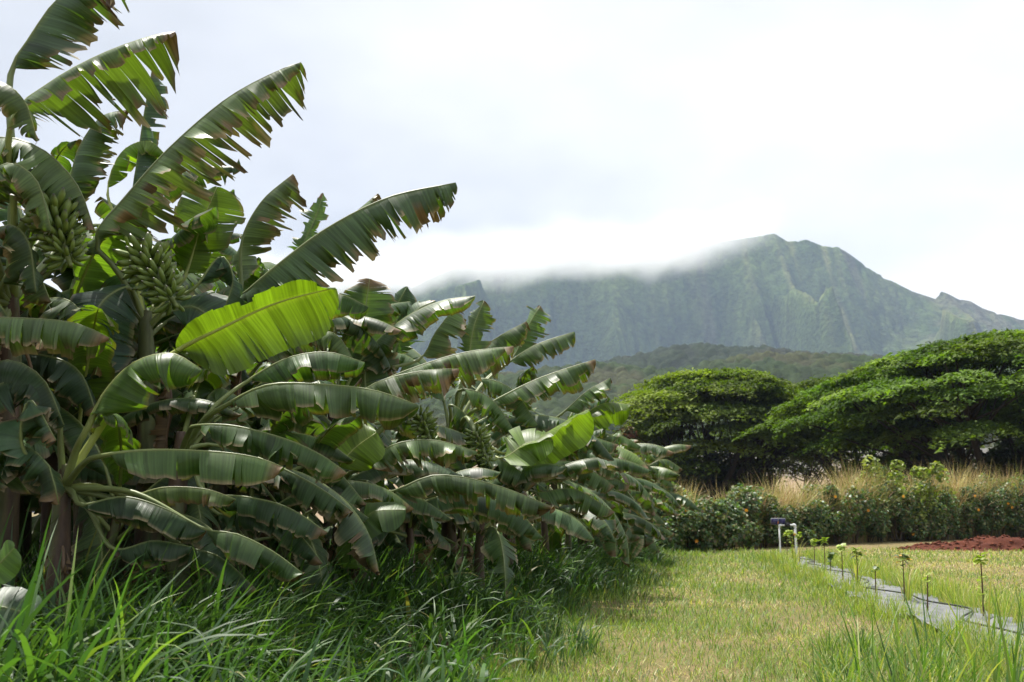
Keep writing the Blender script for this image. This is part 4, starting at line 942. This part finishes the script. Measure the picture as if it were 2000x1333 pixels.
        if i != 3: K.dead(2, -.1)
    sp = [(30, 9.5), (140, 8.4), (210, 10.0), (330, 9.2), (400, 11.0), (480, 8.9), (520, 11.6), (600, 10.6), (640, 12.6), (740, 12.4), (790, 14.0), (880, 14.8), (940, 16.4), (1010, 18.0), (1070, 20.0), (1000, 13.6), (1060, 15.8), (1110, 18.5), (1150, 21.5), (1190, 24.5), (940, 12.2), (90, 11.5), (270, 12.0), (450, 13.5)]
    sp.sort(); nth = ['first', 'second', 'third', 'fourth', 'fifth', 'sixth', 'seventh', 'eighth', 'ninth', 'tenth', 'eleventh', 'twelfth', 'thirteenth', 'fourteenth', 'fifteenth', 'sixteenth', 'seventeenth', 'eighteenth', 'nineteenth', 'twentieth', 'twenty-first', 'twenty-second', 'twenty-third', 'twenty-fourth']
    for i, (px, D) in enumerate(sp):
        b = GD(px, D); h = rnd.uniform(.9, 1.9); K = Plant(b, b + Vector((0, 0, h)), f'young banana plant half hidden between the tall stems, {nth[i]} from the left', .07, group='young banana plants in the shade', near=False)
        K.fill(9, None, L=(1.1, 1.7), hw=(.2, .28), dryness=.25, el=(70, -10), tears=(.2, .5), nv=5, strip=.11)
plants()

# ------------------------------------------------------------------ seedlings on the weed mat
def leaf_quad(L, w):
    "small heart shaped leaf, folded on its midrib"
    v = np.array([(0, 0, 0), (.3 * L, -.5 * w, .06 * L), (.65 * L, -.42 * w, .03 * L), (L, 0, -.12 * L), (.65 * L, .42 * w, .03 * L), (.3 * L, .5 * w, .06 * L), (.35 * L, 0, -.02 * L), (.7 * L, 0, -.04 * L)])
    return v, [np.array([(0, 1, 6), (6, 5, 0), (2, 3, 7), (7, 3, 4)]), np.array([(1, 2, 7, 6), (6, 7, 4, 5)])]
def seed_leaf(name, col, L=.12, w=.10):
    v, f = leaf_quad(L, w); c = np.tile(col, (len(v), 1)); return np_mesh(name, v, f, [M_SHRUB], c)
SL = [seed_leaf('leaf', (0.33, 0.40, 0.06), .11, .09), seed_leaf('leaf', (0.24, 0.32, 0.05), .11, .09), seed_leaf('leaf', (0.075, 0.12, 0.035)), seed_leaf('leaf', (0.50, 0.26, 0.03))]
def seedling(px, D, h, label, kinds=(0, 0, 1), ntop=7, side=(), size=1.0):
    b = GD(px, D); t = empty('seedling', b, label, 'seedling', 'seedlings planted along the weed mat')
    mb = MB(); top = np.array([rnd.uniform(-.03, .03), rnd.uniform(-.03, .03), h])
    mb.tube([np.array([0, 0, -.02]), top * np.array([.2, .2, .5]) + np.array([.008, 0, 0]), top], [.011, .008, .005], 6, (0.13, 0.085, 0.055), n=8)
    mb.build('stem', M_BARK, t)
    def put(p, az, el, s_, k):
        o = bpy.data.objects.new('leaf', SL[k]); COL.objects.link(o); o.parent = t; o.location = p; o.rotation_euler = (rnd.uniform(-.3, .3), el, az); o.scale = (s_,) * 3
    for i in range(int(ntop * 1.7)):
        put(top - np.array([0, 0, rnd.uniform(0, .10)]), i * 2.4 + rnd.uniform(-.3, .3), rnd.uniform(-.7, .75), size * rnd.uniform(.75, 1.2), kinds[i % len(kinds)])
    for f, k in side:
        for a in (rnd.uniform(0, 6.28),) * 2: put(top * f, a + rnd.choice([0, 3.1]), rnd.uniform(-.5, .3), size * rnd.uniform(.5, .9), k)
seedling(1905, 11.2, .70, 'nearest seedling, thin brown stem topped by bright drooping leaves', ntop=8, side=((.62, 0), (.6, 0), (.45, 0), (.36, 0)))
seedling(1798, 12.0, .42, 'short thin seedling with a small ball of leaves, second nearest', ntop=6, size=.7)
seedling(1755, 13.3, .60, 'seedling with an orange leaf among its dark top leaves', kinds=(2, 3, 1, 2), ntop=7, side=((.85, 3), (.75, 2)))
seedling(1700, 14.3, .42, 'slim seedling with one small round top beside the black hose', kinds=(1, 2), ntop=5, size=.65)
seedling(1667, 15.6, .58, 'seedling rising out of the yellow arching grass clump', kinds=(1, 2, 0), ntop=9, side=((.8, 1), (.7, 1)))
seedling(1638, 17.0, .60, 'tall pale topped seedling just beyond the yellow grass clump', ntop=8, side=((.7, 0), (.6, 0)))
seedling(1615, 18.2, .45, 'dark leaved seedling between two pale topped ones', kinds=(2, 2, 1), ntop=7, side=((.6, 2), (.8, 2), (.4, 2)))
seedling(1605, 19.5, .65, 'pale topped seedling just behind the dark leaved one', ntop=8, side=((.75, 0), (.7, 0)))
seedling(1585, 20.6, .62, 'bushy pale seedling left of the dark leaved one', ntop=8, side=((.8, 0), (.7, 0), (.6, 0)))
seedling(1557, 22.5, .70, 'pale leafy seedling in front of the right leg of the white stand', ntop=9, side=((.8, 0), (.7, 0), (.6, 0)))
seedling(1543, 23.6, .72, 'leafy pale seedling in front of the opening of the white stand', ntop=9, side=((.8, 0), (.7, 0), (.6, 0), (.5, 0)))
seedling(1533, 24.3, .68, 'far pale seedling closest to the left leg of the white stand', ntop=9, side=((.8, 0), (.7, 0), (.6, 0)))

# ------------------------------------------------------------------ white pipe stand with the solar panel
def plain(name, col, rough=.5, spec=.4, metal=0.0, vary=.12):
    m, N, L = new_mat(name); out = N('ShaderNodeOutputMaterial'); pr = N('ShaderNodeBsdfPrincipled'); L(pr.outputs[0], out.inputs[0])
    tc = N('ShaderNodeTexCoord'); no = N('ShaderNodeTexNoise'); no.inputs['Scale'].default_value = 9; no.inputs['Detail'].default_value = 5; L(tc.outputs['Object'], no.inputs['Vector'])
    cr = N('ShaderNodeValToRGB'); L(no.outputs['Fac'], cr.inputs[0]); e = cr.color_ramp.elements
    e[0].position = .3; e[0].color = (*[c * (1 - vary) for c in col], 1); e[1].position = .7; e[1].color = (*[min(1, c * (1 + vary)) for c in col], 1)
    L(cr.outputs[0], pr.inputs['Base Color']); pr.inputs['Roughness'].default_value = rough; pr.inputs['Specular IOR Level'].default_value = spec; pr.inputs['Metallic'].default_value = metal
    return m
def build_stand():
    D = 26.0; b = GD(1536, D)
    t = empty('sensor_stand', b, 'white plastic pipe stand carrying a small dark blue solar panel', 'sensor stand')
    white = plain('white_pipe', (.78, .78, .76), .4); black = plain('black_plastic', (.02, .02, .022), .45); red = plain('red_plastic', (.55, .03, .03), .4)
    blue = plain('solar_cell', (.030, .026, .12), .25, .6); orange = plain('orange_mark', (.6, .2, .04), .5); grey = plain('grey_backing', (.25, .25, .27), .5)
    rot = Matrix(((RT.x, HD.x, 0), (RT.y, HD.y, 0), (0, 0, 1)))
    L_ = lambda s, d, z: RT * s + HD * d + Vector((0, 0, z))
    h = .80; wd = .205
    for sgn, r_ in ((-1, .021), (1, .028)):
        mb = MB(); mb.tube([L_(sgn * wd, 0, -.1), L_(sgn * wd, 0, h - .03)], [r_, r_], 12, n=4); mb.build('leg', white, t)
        mb = MB(); mb.tube([L_(sgn * wd, 0, h - .06), L_(sgn * wd, 0, h - .01), L_(sgn * (wd - .012), 0, h + .012), L_(sgn * (wd - .06), 0, h + .012)], [r_ + .007] * 4, 12, n=12); mb.build('elbow', white, t)
    mb = MB(); mb.tube([L_(-wd + .03, 0, h + .012), L_(wd - .03, 0, h + .012)], [.022, .022], 12, n=4); mb.build('crossbar', white, t)
    mb = MB(); mb.box(L_(.0, -.01, h + .02), (.13, .10, .10), rot=rot); mb.box(L_(.0, -.01, h + .075), (.11, .08, .012), rot=rot); mb.build('sensor_box', black, t, smooth=False)
    mb = MB(); mb.box(L_(wd - .03, -.02, h - .22), (.05, .045, .06), rot=rot); mb.build('clip', red, t, smooth=False)
    pn = MB(); tl = rot @ Matrix.Rotation(R(-68), 3, 'X')
    c = L_(-.235, -.02, h + .105)
    pn.box(c, (.37, .17, .018), rot=tl); po = pn.build('solar_panel', grey, t, smooth=False)
    nrm_ = tl @ Vector((0, 0, 1))
    if nrm_.dot(HD) > 0: nrm_ = -nrm_
    for sg in (-1, 1):
        mb = MB(); mb.box(c + (tl @ Vector((sg * .095, 0, 0))) + nrm_ * .011, (.165, .155, .006), rot=tl); mb.build('cell', blue, po, smooth=False)
    mb = MB(); mb.box(c + (tl @ Vector((.0, .03, 0))) + nrm_ * .011, (.02, .07, .006), rot=tl); mb.build('marker', orange, po, smooth=False)
    mb = MB(); mb.tube([c - nrm_ * .0, L_(-.1, 0, h + .03)], [.012, .012], 8, n=3); mb.build('bracket', black, t)
build_stand()

# ------------------------------------------------------------------ leaf clouds for shrubs and trees
def leaf_cloud(c, n_up, size, col, asp=.6, nrm_j=.6):
    """c: (n,3) centres; n_up: (n,3) preferred normals; two triangles each, folded on the midrib"""
    n = len(c); nn = nrm(n_up + rng.normal(0, nrm_j, (n, 3))); a = nrm(np.cross(nn, rng.normal(0, 1, (n, 3)))); b = np.cross(nn, a)
    s = size[:, None]
    v = np.stack([c - a * s * .5, c + b * s * .5 * asp + nn * s * .08, c + a * s * .5 - nn * s * .08, c - b * s * .5 * asp + nn * s * .08], 1).reshape(-1, 3)
    o = (np.arange(n) * 4)[:, None]
    q = o + np.array([[0, 1, 2, 3]])
    return v, q, np.repeat(col, 4, 0)
def build_shrub(px, D, wd, ht, label, cols, nleaf=1500, lsize=(.07, .13), group='shrubs in the hedge', depth=1.0, flowers=0, name='shrub', sparse=False, lobe=.55):
    b = GD(px, D); t = empty(name, b, label, 'shrub', group)
    lob = []
    k = 26 if sparse else 9
    for i in range(k):
        a = rnd.uniform(0, 6.28); r_ = math.sqrt(rnd.random())
        lob.append((RT.x * r_ * math.cos(a) * wd * .42 + HD.x * r_ * math.sin(a) * depth * .42, RT.y * r_ * math.cos(a) * wd * .42 + HD.y * r_ * math.sin(a) * depth * .42, ht * (.22 + .62 * (i + .5) / k) * (1 - .25 * r_)))
    lob = np.array(lob)
    sm = MB()
    for p in lob:
        sm.tube([np.array([p[0] * .25, p[1] * .25, -.05]), np.array([p[0] * .6, p[1] * .6, p[2] * .5]), p], [.022, .014, .006], 5, (0.11, 0.085, 0.06), n=6)
    ki = rng.integers(0, k, nleaf); d = nrm(rng.normal(0, 1, (nleaf, 3)))
    rad = np.array([wd * .30, depth * .3, ht * .26])
    rr = U(.55, 1.0, nleaf) ** .5 * (rng.uniform(.6, 1.15, k)[ki])
    off = d * rr[:, None] * np.minimum(rad, lobe if not sparse else .34)
    c = lob[ki] + off; c[:, 2] = np.abs(c[:, 2]) + .02
    col = pal(cols, nleaf, var=.35)
    v, q, cc = leaf_cloud(c, d * .6 + np.array([0, 0, .8]), U(*lsize, nleaf), col, .75)
    sm.build('branches', M_BARK, t)
    link('foliage', np_mesh('foliage', v, [q], [M_SHRUB], cc, smooth=False), t)
    for i in range(flowers):
        p = lob[rnd.randrange(k)] + np.array(tuple(-HD)) * depth * .32 + rng.normal(0, .3, 3) * np.array([1, .3, 1])
        fm = MB(); 
        for j in range(6):
            a = j * 1.047; u_ = np.array(tuple(RT)) * math.cos(a) + np.array([0, 0, 1]) * math.sin(a); w_ = np.array(tuple(RT)) * -math.sin(a) + np.array([0, 0, 1]) * math.cos(a)
            f0 = np.array(tuple(-HD)) * .02
            fm.add([(0, 0, 0), tuple(u_ * .04 + w_ * .018 + f0), tuple(u_ * .065 + f0), tuple(u_ * .04 - w_ * .018 + f0)], [(0, 1, 2, 3)], (0.75, 0.30, 0.02))
        fo = fm.build('flower', M_SHRUB, t); fo.location = p
    return t
DG = [(0.070, 0.130, 0.050), (0.10, 0.17, 0.065), (0.05, 0.095, 0.038), (0.15, 0.21, 0.08), (0.16, 0.12, 0.065), (0.20, 0.21, 0.08)]
OG = [(0.11, 0.15, 0.045), (0.16, 0.19, 0.06), (0.22, 0.19, 0.08), (0.07, 0.12, 0.04), (0.24, 0.25, 0.08)]
def hedge_D(px): return float(np.interp(px, [1250, 1320, 1450, 1600, 1750, 1900, 2050], [28.5, 29.2, 32, 36.2, 40, 43.5, 46.5]))
def build_hedge():
    n = 27
    nth = ['first', 'second', 'third', 'fourth', 'fifth', 'sixth', 'seventh', 'eighth', 'ninth', 'tenth', 'eleventh', 'twelfth', 'thirteenth', 'fourteenth', 'fifteenth', 'sixteenth', 'seventeenth', 'eighteenth', 'nineteenth', 'twentieth', 'twenty-first', 'twenty-second', 'twenty-third', 'twenty-fourth', 'twenty-fifth', 'twenty-sixth', 'last']
    for i in range(n):
        px = 1285 + i * 29; D = hedge_D(px) + .9 + rnd.uniform(-.35, .5); wd = 66 / FPX * D
        build_shrub(px, D, max(1.4, wd), (1.6 + .95 * sstep(1350, 1900, px)) * rnd.uniform(.75, 1.25), f'dark green shrub at the foot of the hedge, {nth[i]} from the bananas', DG, 2900, (.08, .16), depth=1.4, flowers=rnd.choice([0, 1, 1, 2]))
    for i, px in enumerate(range(1325, 2060, 40)):
        D = hedge_D(px) + rnd.uniform(1.6, 3.4)
        build_shrub(px, D, 1.9, (2.1 + 1.25 * sstep(1450, 1850, px)) * rnd.uniform(.75, 1.2), f'taller olive shrub amid dry grass in the hedge back, {nth[i]} from the bananas', OG + DG[:2], 1700, (.09, .17), depth=1.4, group='olive shrubs in the back of the hedge', flowers=rnd.choice([0, 0, 1]))
    build_shrub(1415, 31.5, 1.1, 1.75, 'round leaved grey green shrub standing above the left part of the hedge', [(0.09, 0.14, 0.07), (0.12, 0.17, 0.08)], 800, (.09, .16), group='shrubs standing above the hedge')
    build_shrub(1765, 41.5, 4.2, 4.6, 'tall sparse shrub with round yellow green leaves above the hedge', [(0.22, 0.27, 0.045), (0.29, 0.32, 0.07), (0.15, 0.20, 0.04)], 1700, (.13, .23), group='shrubs standing above the hedge', depth=1.8, sparse=True)
    build_shrub(1842, 43.5, 1.1, 3.0, 'thin shrub with few yellow leaves beside the tall yellow green one', [(0.27, 0.31, 0.06), (0.16, 0.22, 0.05)], 190, (.13, .23), group='shrubs standing above the hedge', sparse=True)
    build_shrub(1995, 46, 1.2, 3.4, 'leafy shrub top rising above the hedge at the right edge of the photo', DG, 500, (.12, .2), group='shrubs standing above the hedge')
    # dry grass through and above the hedge
    n = 26000
    px = U(1270, 2080, n); D = np.array([hedge_D(p) for p in px]) + 1.1 + U(0, 1, n) * 3.8
    base = np.array([tuple(GD(a, d)) for a, d in zip(px, D)]); base[:, 2] = -.03
    k = fbm(px / 55, D / 3, 201, 3)
    keep = rng.random(n) < np.clip((k - .38 - .06 * sstep(1600, 1800, px)) * 6, .04, 1); base, px, D, k = base[keep], px[keep], D[keep], k[keep]; n = len(px)
    ln = U(.9, 2.4, n) * (1 + .3 * sstep(1500, 1800, px)) * (.6 + .9 * k)
    col = pal([(0.40, 0.32, 0.14), (0.48, 0.39, 0.20), (0.34, 0.33, 0.10), (0.24, 0.28, 0.07), (0.34, 0.22, 0.13)], n, p=[.3, .25, .2, .13, .12])
    v, f, c = blades(base, U(0, 6.283, n), ln, U(.016, .034, n), U(.02, .35, n), U(.1, 1.7, n), 5, col, col * 1.15, U(-.8, .8, n))
    tag(link('dry_grass', np_mesh('dry_grass', v, f, [M_DRY], c)), 'tall straw coloured dry grass growing through and above the hedge', 'dry grass', kind='stuff')
build_hedge()

def build_rain_tree(px, D, ytop, halfw, label, seed, trunk_px, flat=.42, npad=150, per=330, ybase=None, cols=None, low=()):
    r = np.random.default_rng(seed)
    b = GD(trunk_px, D); b.z = -.1; t = empty('rain_tree', b, label, 'tree', 'umbrella crowned trees beyond the hedge')
    cx = GD(px, D); dx = cx - b; H = P(px, ytop, D).z; Rw = halfw / FPX * D
    pads = []
    lump = r.uniform(0, 6.28, 4)
    for i in range(npad):
        a = r.uniform(0, 6.283); q = math.sqrt(r.uniform(0, 1))
        rim = 1 + .10 * math.sin(2 * a + lump[0]) + .08 * math.sin(5 * a + lump[1])
        top = H * (1 - flat * q ** 2.5 + .05 * math.sin(3 * a + lump[2]) * q)
        layer = r.choice([0, 1, 2, 3], p=[.50, .22, .16, .12]) if q > .45 else r.choice([0, 1], p=[.8, .2])
        z = top - layer * H * .105 - r.uniform(0, .35)
        rr_ = q * rim * (1 - .07 * layer)
        rad = r.uniform(1.3, 2.7) * (H / 12) ** .5
        pads.append((dx.x + RT.x * rr_ * Rw * math.cos(a) + HD.x * rr_ * Rw * .75 * math.sin(a), dx.y + RT.y * rr_ * Rw * math.cos(a) + HD.y * rr_ * Rw * .75 * math.sin(a), z, rad, q))
    for lx, ly, rad in low:
        p = P(lx, ly, D) - b; pads.append((p.x, p.y, p.z - .1, rad, 1.0))
    C, NU, SZ, CC = [], [], [], []
    cols = cols or [(0.082, 0.120, 0.024), (0.105, 0.142, 0.028), (0.135, 0.170, 0.036)]
    for x, y, z, rad, q in pads:
        n = int(per * (rad / 1.5) ** 1.6); th = r.uniform(0, 6.283, n); rr = np.sqrt(r.uniform(0, 1, n)) * rad * (1 + .25 * np.sin(th * 3 + r.uniform(0, 6)) + .15 * np.sin(th * 7 + r.uniform(0, 6)))
        out = np.array([x - dx.x, y - dx.y]); on = np.linalg.norm(out) + .01; ox, oy = out / on
        px_ = rr * np.cos(th); py_ = rr * np.sin(th)
        dome = .16 * rad * (1 - (rr / rad) ** 2) - .22 * (px_ * ox + py_ * oy) * q
        C.append(np.stack([x + px_, y + py_, z + dome + r.normal(0, .10, n)], 1)); NU.append(np.tile((ox * .35 * q, oy * .35 * q, 1.0), (n, 1)))
        SZ.append(r.uniform(.20, .42, n)); CC.append(np.array(cols)[r.integers(0, len(cols))] * r.uniform(.6, 1.4) * r.uniform(.7, 1.3, (n, 1)))
    v, q_, c = leaf_cloud(np.vstack(C), np.vstack(NU), np.concatenate(SZ), np.vstack(CC), .5, .38)
    # trunk forking low into spreading limbs
    tb = MB(); bark = (0.045, 0.036, 0.030)
    fork = np.array([0.1, 0, H * .16])
    tb.tube([np.array([0, 0, -.3]), fork * .6, fork], [.62, .48, .46], 10, bark, n=8)
    nl = 9
    order = sorted(range(len(pads)), key=lambda k_: math.atan2(pads[k_][1] - dx.y, pads[k_][0] - dx.x))
    for i in range(nl):
        grp = order[i * len(order) // nl:(i + 1) * len(order) // nl]
        m = np.mean([pads[k_][:3] for k_ in grp], axis=0); m[2] *= .80
        mid = fork + (m - fork) * .5 + np.array([0, 0, -.06 * H])
        tb.tube([fork * .9, mid, m], [.34, .22, .12], 7, bark, n=10)
        for k_ in grp[::2]:
            p = np.array(pads[k_][:3]); st = mid + (m - mid) * r.uniform(.1, .9)
            tb.tube([st, (st + p) / 2 - np.array([0, 0, .25]), p - np.array([0, 0, .08])], [.10, .065, .03], 5, bark, n=6)
    tb.build('trunk', M_BARK, t)
    link('crown', np_mesh('crown', v, [q_], [M_TREE], c, smooth=False), t)
def build_trees():
    lowA = [(1310, 905, 1.7), (1340, 935, 1.6), (1390, 915, 1.7), (1430, 940, 1.6), (1370, 880, 1.6), (1300, 950, 1.5), (1455, 920, 1.2), (1470, 955, 1.2), (1410, 965, 1.4), (1345, 965, 1.5)]
    build_rain_tree(1412, 72, 733, 205, 'rounded umbrella crowned tree beyond the left part of the hedge', 3, 1385, flat=.30, npad=170, low=lowA)
    build_rain_tree(2040, 60, 662, 430, 'largest spreading umbrella tree at the right with layered crown', 8, 1945, flat=.37, npad=290, cols=[(0.070, 0.120, 0.024), (0.092, 0.145, 0.028), (0.122, 0.172, 0.036)],
                    low=[(1800, 850, 1.7), (1840, 870, 1.5), (1880, 868, 1.2), (1770, 835, 1.6), (1850, 830, 1.7), (1900, 815, 1.7), (1950, 820, 1.8), (1780, 872, 1.1), (2000, 840, 1.8), (1730, 800, 1.6)])
    build_rain_tree(1685, 78, 744, 190, 'darker umbrella tree between the rounded one and the largest one', 14, 1690, flat=.28, npad=140, low=[(1610, 850, 1.9), (1640, 870, 1.8), (1600, 830, 1.9), (1700, 860, 1.8), (1750, 850, 1.8)])
    dk = [(0.030, 0.050, 0.018), (0.045, 0.065, 0.022), (0.055, 0.060, 0.025)]
    for i, (px, D, w_, h_, lab) in enumerate([(1300, 70, 5, 5.2, 'dark bush below the left side of the rounded umbrella tree'), (1370, 74, 5.5, 5.0, 'dark bush below the trunk of the rounded umbrella tree'), (1445, 73, 5, 4.6, 'dark bush below the right side of the rounded umbrella tree'),
                                           (1735, 76, 5, 5.2, 'dark bush behind the tall yellow green shrub'), (1805, 70, 5.5, 6.0, 'dark bush below the left branches of the largest tree'), (1880, 70, 5.5, 6.4, 'dark bush left of the trunk of the largest tree'), (1960, 71, 5.5, 6.2, 'dark bush behind the trunk of the largest tree'), (2035, 70, 5.5, 6.2, 'dark bush at the right edge behind the largest tree')]):
        build_shrub(px, D, w_ * 1.15, h_ * 1.25, lab, dk, 5200, (.24, .46), group='dark bushes under the umbrella trees', depth=3.0, name='bush', lobe=1.5)
    def thin_tree(px, D, ytop, label, seed, leaves=500, lean=0.0):
        r = np.random.default_rng(seed); b = GD(px, D); b.z = -.1; t = empty('thin_tree', b, label, 'tree', 'thin trees under the umbrella crowns')
        H = P(px, ytop, D).z; tb = MB(); bark = (0.035, 0.028, 0.024); ends = []
        top = np.array([lean * H, 0, H * .62]); tb.tube([np.array([0, 0, -.2]), np.array([-.12 * H * .4, 0, H * .25]), top], [.16, .12, .07], 7, bark, n=9)
        for i in range(13):
            a = r.uniform(0, 6.283); f = r.uniform(.35, 1); st = top * f + np.array([0, 0, 0]); e = st + np.array([math.cos(a) * H * .28, math.sin(a) * H * .28, H * r.uniform(.12, .40)])
            tb.tube([st, (st + e) / 2 + np.array([0, 0, -.1]), e], [.055, .035, .012], 5, bark, n=6); ends.append((st, e))
            for k in range(4):
                s2 = st + (e - st) * r.uniform(.4, 1); e2 = s2 + r.normal(0, H * .09, 3) + np.array([0, 0, H * .05]); tb.tube([s2, e2], [.022, .008], 4, bark, n=3); ends.append((s2, e2))
        tb.build('trunk', M_BARK, t)
        k = r.integers(0, len(ends), leaves); st = np.array([e[0] for e in ends])[k]; en = np.array([e[1] for e in ends])[k]
        c = st + (en - st) * r.uniform(.3, 1.1, (leaves, 1)) + r.normal(0, .22, (leaves, 3))
        v, q, cc = leaf_cloud(c, np.tile((0, 0, 1.), (leaves, 1)), r.uniform(.14, .30, leaves), np.array((0.075, 0.09, 0.03)) * r.uniform(.6, 1.5, (leaves, 1)), .5)
        link('crown', np_mesh('crown', v, [q], [M_TREE], cc, smooth=False), t)
    thin_tree(1578, 62, 850, 'thin dark trunked tree in front of the bare tan slope', 1, 420)
    thin_tree(1640, 68, 850, 'thin tree with sparse leaves left of the tall yellow green shrub', 2, 1000)
    thin_tree(1500, 70, 870, 'thin sparse tree half hidden under the rounded umbrella crown', 4, 1100)
    thin_tree(1700, 66, 850, 'thin sparse tree just behind the tall yellow green shrub', 6, 1100)
    # reddish tipped tree top behind the banana row's end
    build_shrub(1215, 66, 3.6, 9.6, 'reddish topped tree peeking out behind the end of the banana row', [(0.12, 0.09, 0.03), (0.06, 0.09, 0.025), (0.16, 0.06, 0.035)], 3000, (.2, .36), group='trees beyond the hedge', depth=3.5, name='red_tipped_tree')
build_trees()

# ------------------------------------------------------------------ cloud on the ridge and haze in the air
def box_obj(name, lo, hi, mat, kind):
    "box in metres right / ahead / up"
    v = np.array([tuple(W(s, D, z)) for z in (lo[2], hi[2]) for D in (lo[1], hi[1]) for s in (lo[0], hi[0])])
    q = np.array([(0, 2, 3, 1), (4, 5, 7, 6), (0, 1, 5, 4), (2, 6, 7, 3), (0, 4, 6, 2), (1, 3, 7, 5)])
    o = link(name, np_mesh(name, v, [q], [mat], smooth=False)); o['kind'] = kind; return o
def build_air():
    m, N, L = new_mat('haze_air'); out = N('ShaderNodeOutputMaterial'); pv = N('ShaderNodeVolumePrincipled'); L(pv.outputs[0], out.inputs['Volume'])
    pv.inputs['Color'].default_value = (0.56, 0.71, 1.0, 1); pv.inputs['Density'].default_value = 1.15e-4; pv.inputs['Anisotropy'].default_value = 0.1
    o = box_obj('haze', (-3100, -3100, -12), (3100, 3100, 800), m, 'stuff'); o['label'] = 'thin bluish haze in the air before the mountains'; o['category'] = 'haze'
    m, N, L = new_mat('ridge_mist'); out = N('ShaderNodeOutputMaterial'); pv = N('ShaderNodeVolumePrincipled'); L(pv.outputs[0], out.inputs['Volume'])
    pv.inputs['Color'].default_value = (1, 1, 1, 1); pv.inputs['Anisotropy'].default_value = 0.2
    tc = N('ShaderNodeTexCoord'); sep = N('ShaderNodeSeparateXYZ'); L(tc.outputs['Object'], sep.inputs[0])
    def Mt(op, a, b=None):
        n = N('ShaderNodeMath'); n.operation = op
        for i, v in enumerate((a, b)):
            if v is None: continue
            if isinstance(v, (int, float)): n.inputs[i].default_value = v
            else: L(v, n.inputs[i])
        return n.outputs[0]
    no = N('ShaderNodeTexNoise'); no.inputs['Scale'].default_value = 0.0075; no.inputs['Detail'].default_value = 4; no.inputs['Roughness'].default_value = .55; L(tc.outputs['Object'], no.inputs['Vector'])
    # the cloud base rises along the ridge to the right
    lat = Mt('ADD', Mt('MULTIPLY', sep.outputs[0], RT.x), Mt('MULTIPLY', sep.outputs[1], RT.y))
    DC = 2250
    fc = N('ShaderNodeFloatCurve'); cu = fc.mapping.curves[0]
    s0, s1, z0, z1 = spx(500, DC), spx(1900, DC), 480.0, 760.0
    pts = [(500, 590), (780, 572), (880, 553), (1000, 541), (1200, 533), (1340, 525), (1420, 494), (1530, 468), (1600, 440), (1680, 395), (1900, 330)]
    pp = [((spx(a, DC) - s0) / (s1 - s0), min(1, max(0, (zpix(b_, DC) - z0) / (z1 - z0)))) for a, b_ in pts]
    cu.points[0].location = pp[0]; cu.points[1].location = pp[-1]
    for p in pp[1:-1]: cu.points.new(*p)
    fc.mapping.update()
    L(Mt('DIVIDE', Mt('SUBTRACT', lat, s0), s1 - s0), fc.inputs['Value'])
    basez = Mt('ADD', Mt('MULTIPLY', fc.outputs[0], z1 - z0), z0)
    h = Mt('SUBTRACT', Mt('ADD', sep.outputs[2], Mt('MULTIPLY', Mt('SUBTRACT', no.outputs['Fac'], .5), 150)), basez)
    def ms(x, a, b_, lo, hi):
        mr = N('ShaderNodeMapRange'); mr.interpolation_type = 'SMOOTHSTEP'; L(x, mr.inputs[0])
        for k_, v in zip((1, 2, 3, 4), (a, b_, lo, hi)): mr.inputs[k_].default_value = v
        return mr.outputs[0]
    dep = Mt('ADD', Mt('MULTIPLY', sep.outputs[0], HD.x), Mt('MULTIPLY', sep.outputs[1], HD.y))
    den = Mt('MULTIPLY', ms(h, -25, 30, 0, 1), ms(h, 25, 130, 1, 0))
    den = Mt('MULTIPLY', den, Mt('MULTIPLY', ms(dep, 2090, 2230, 0, 1), ms(dep, 2430, 2540, 1, 0)))
    den = Mt('MULTIPLY', den, ms(lat, spx(1330, DC), spx(1580, DC), 1, 0))
    L(Mt('MULTIPLY', den, 0.012), pv.inputs['Density'])
    o = box_obj('ridge_mist', (spx(480, DC), 2080, 490), (spx(1660, DC), 2560, 790), m, 'stuff'); o['label'] = 'white mist hanging over the mountain ridge'; o['category'] = 'mist'
build_air()
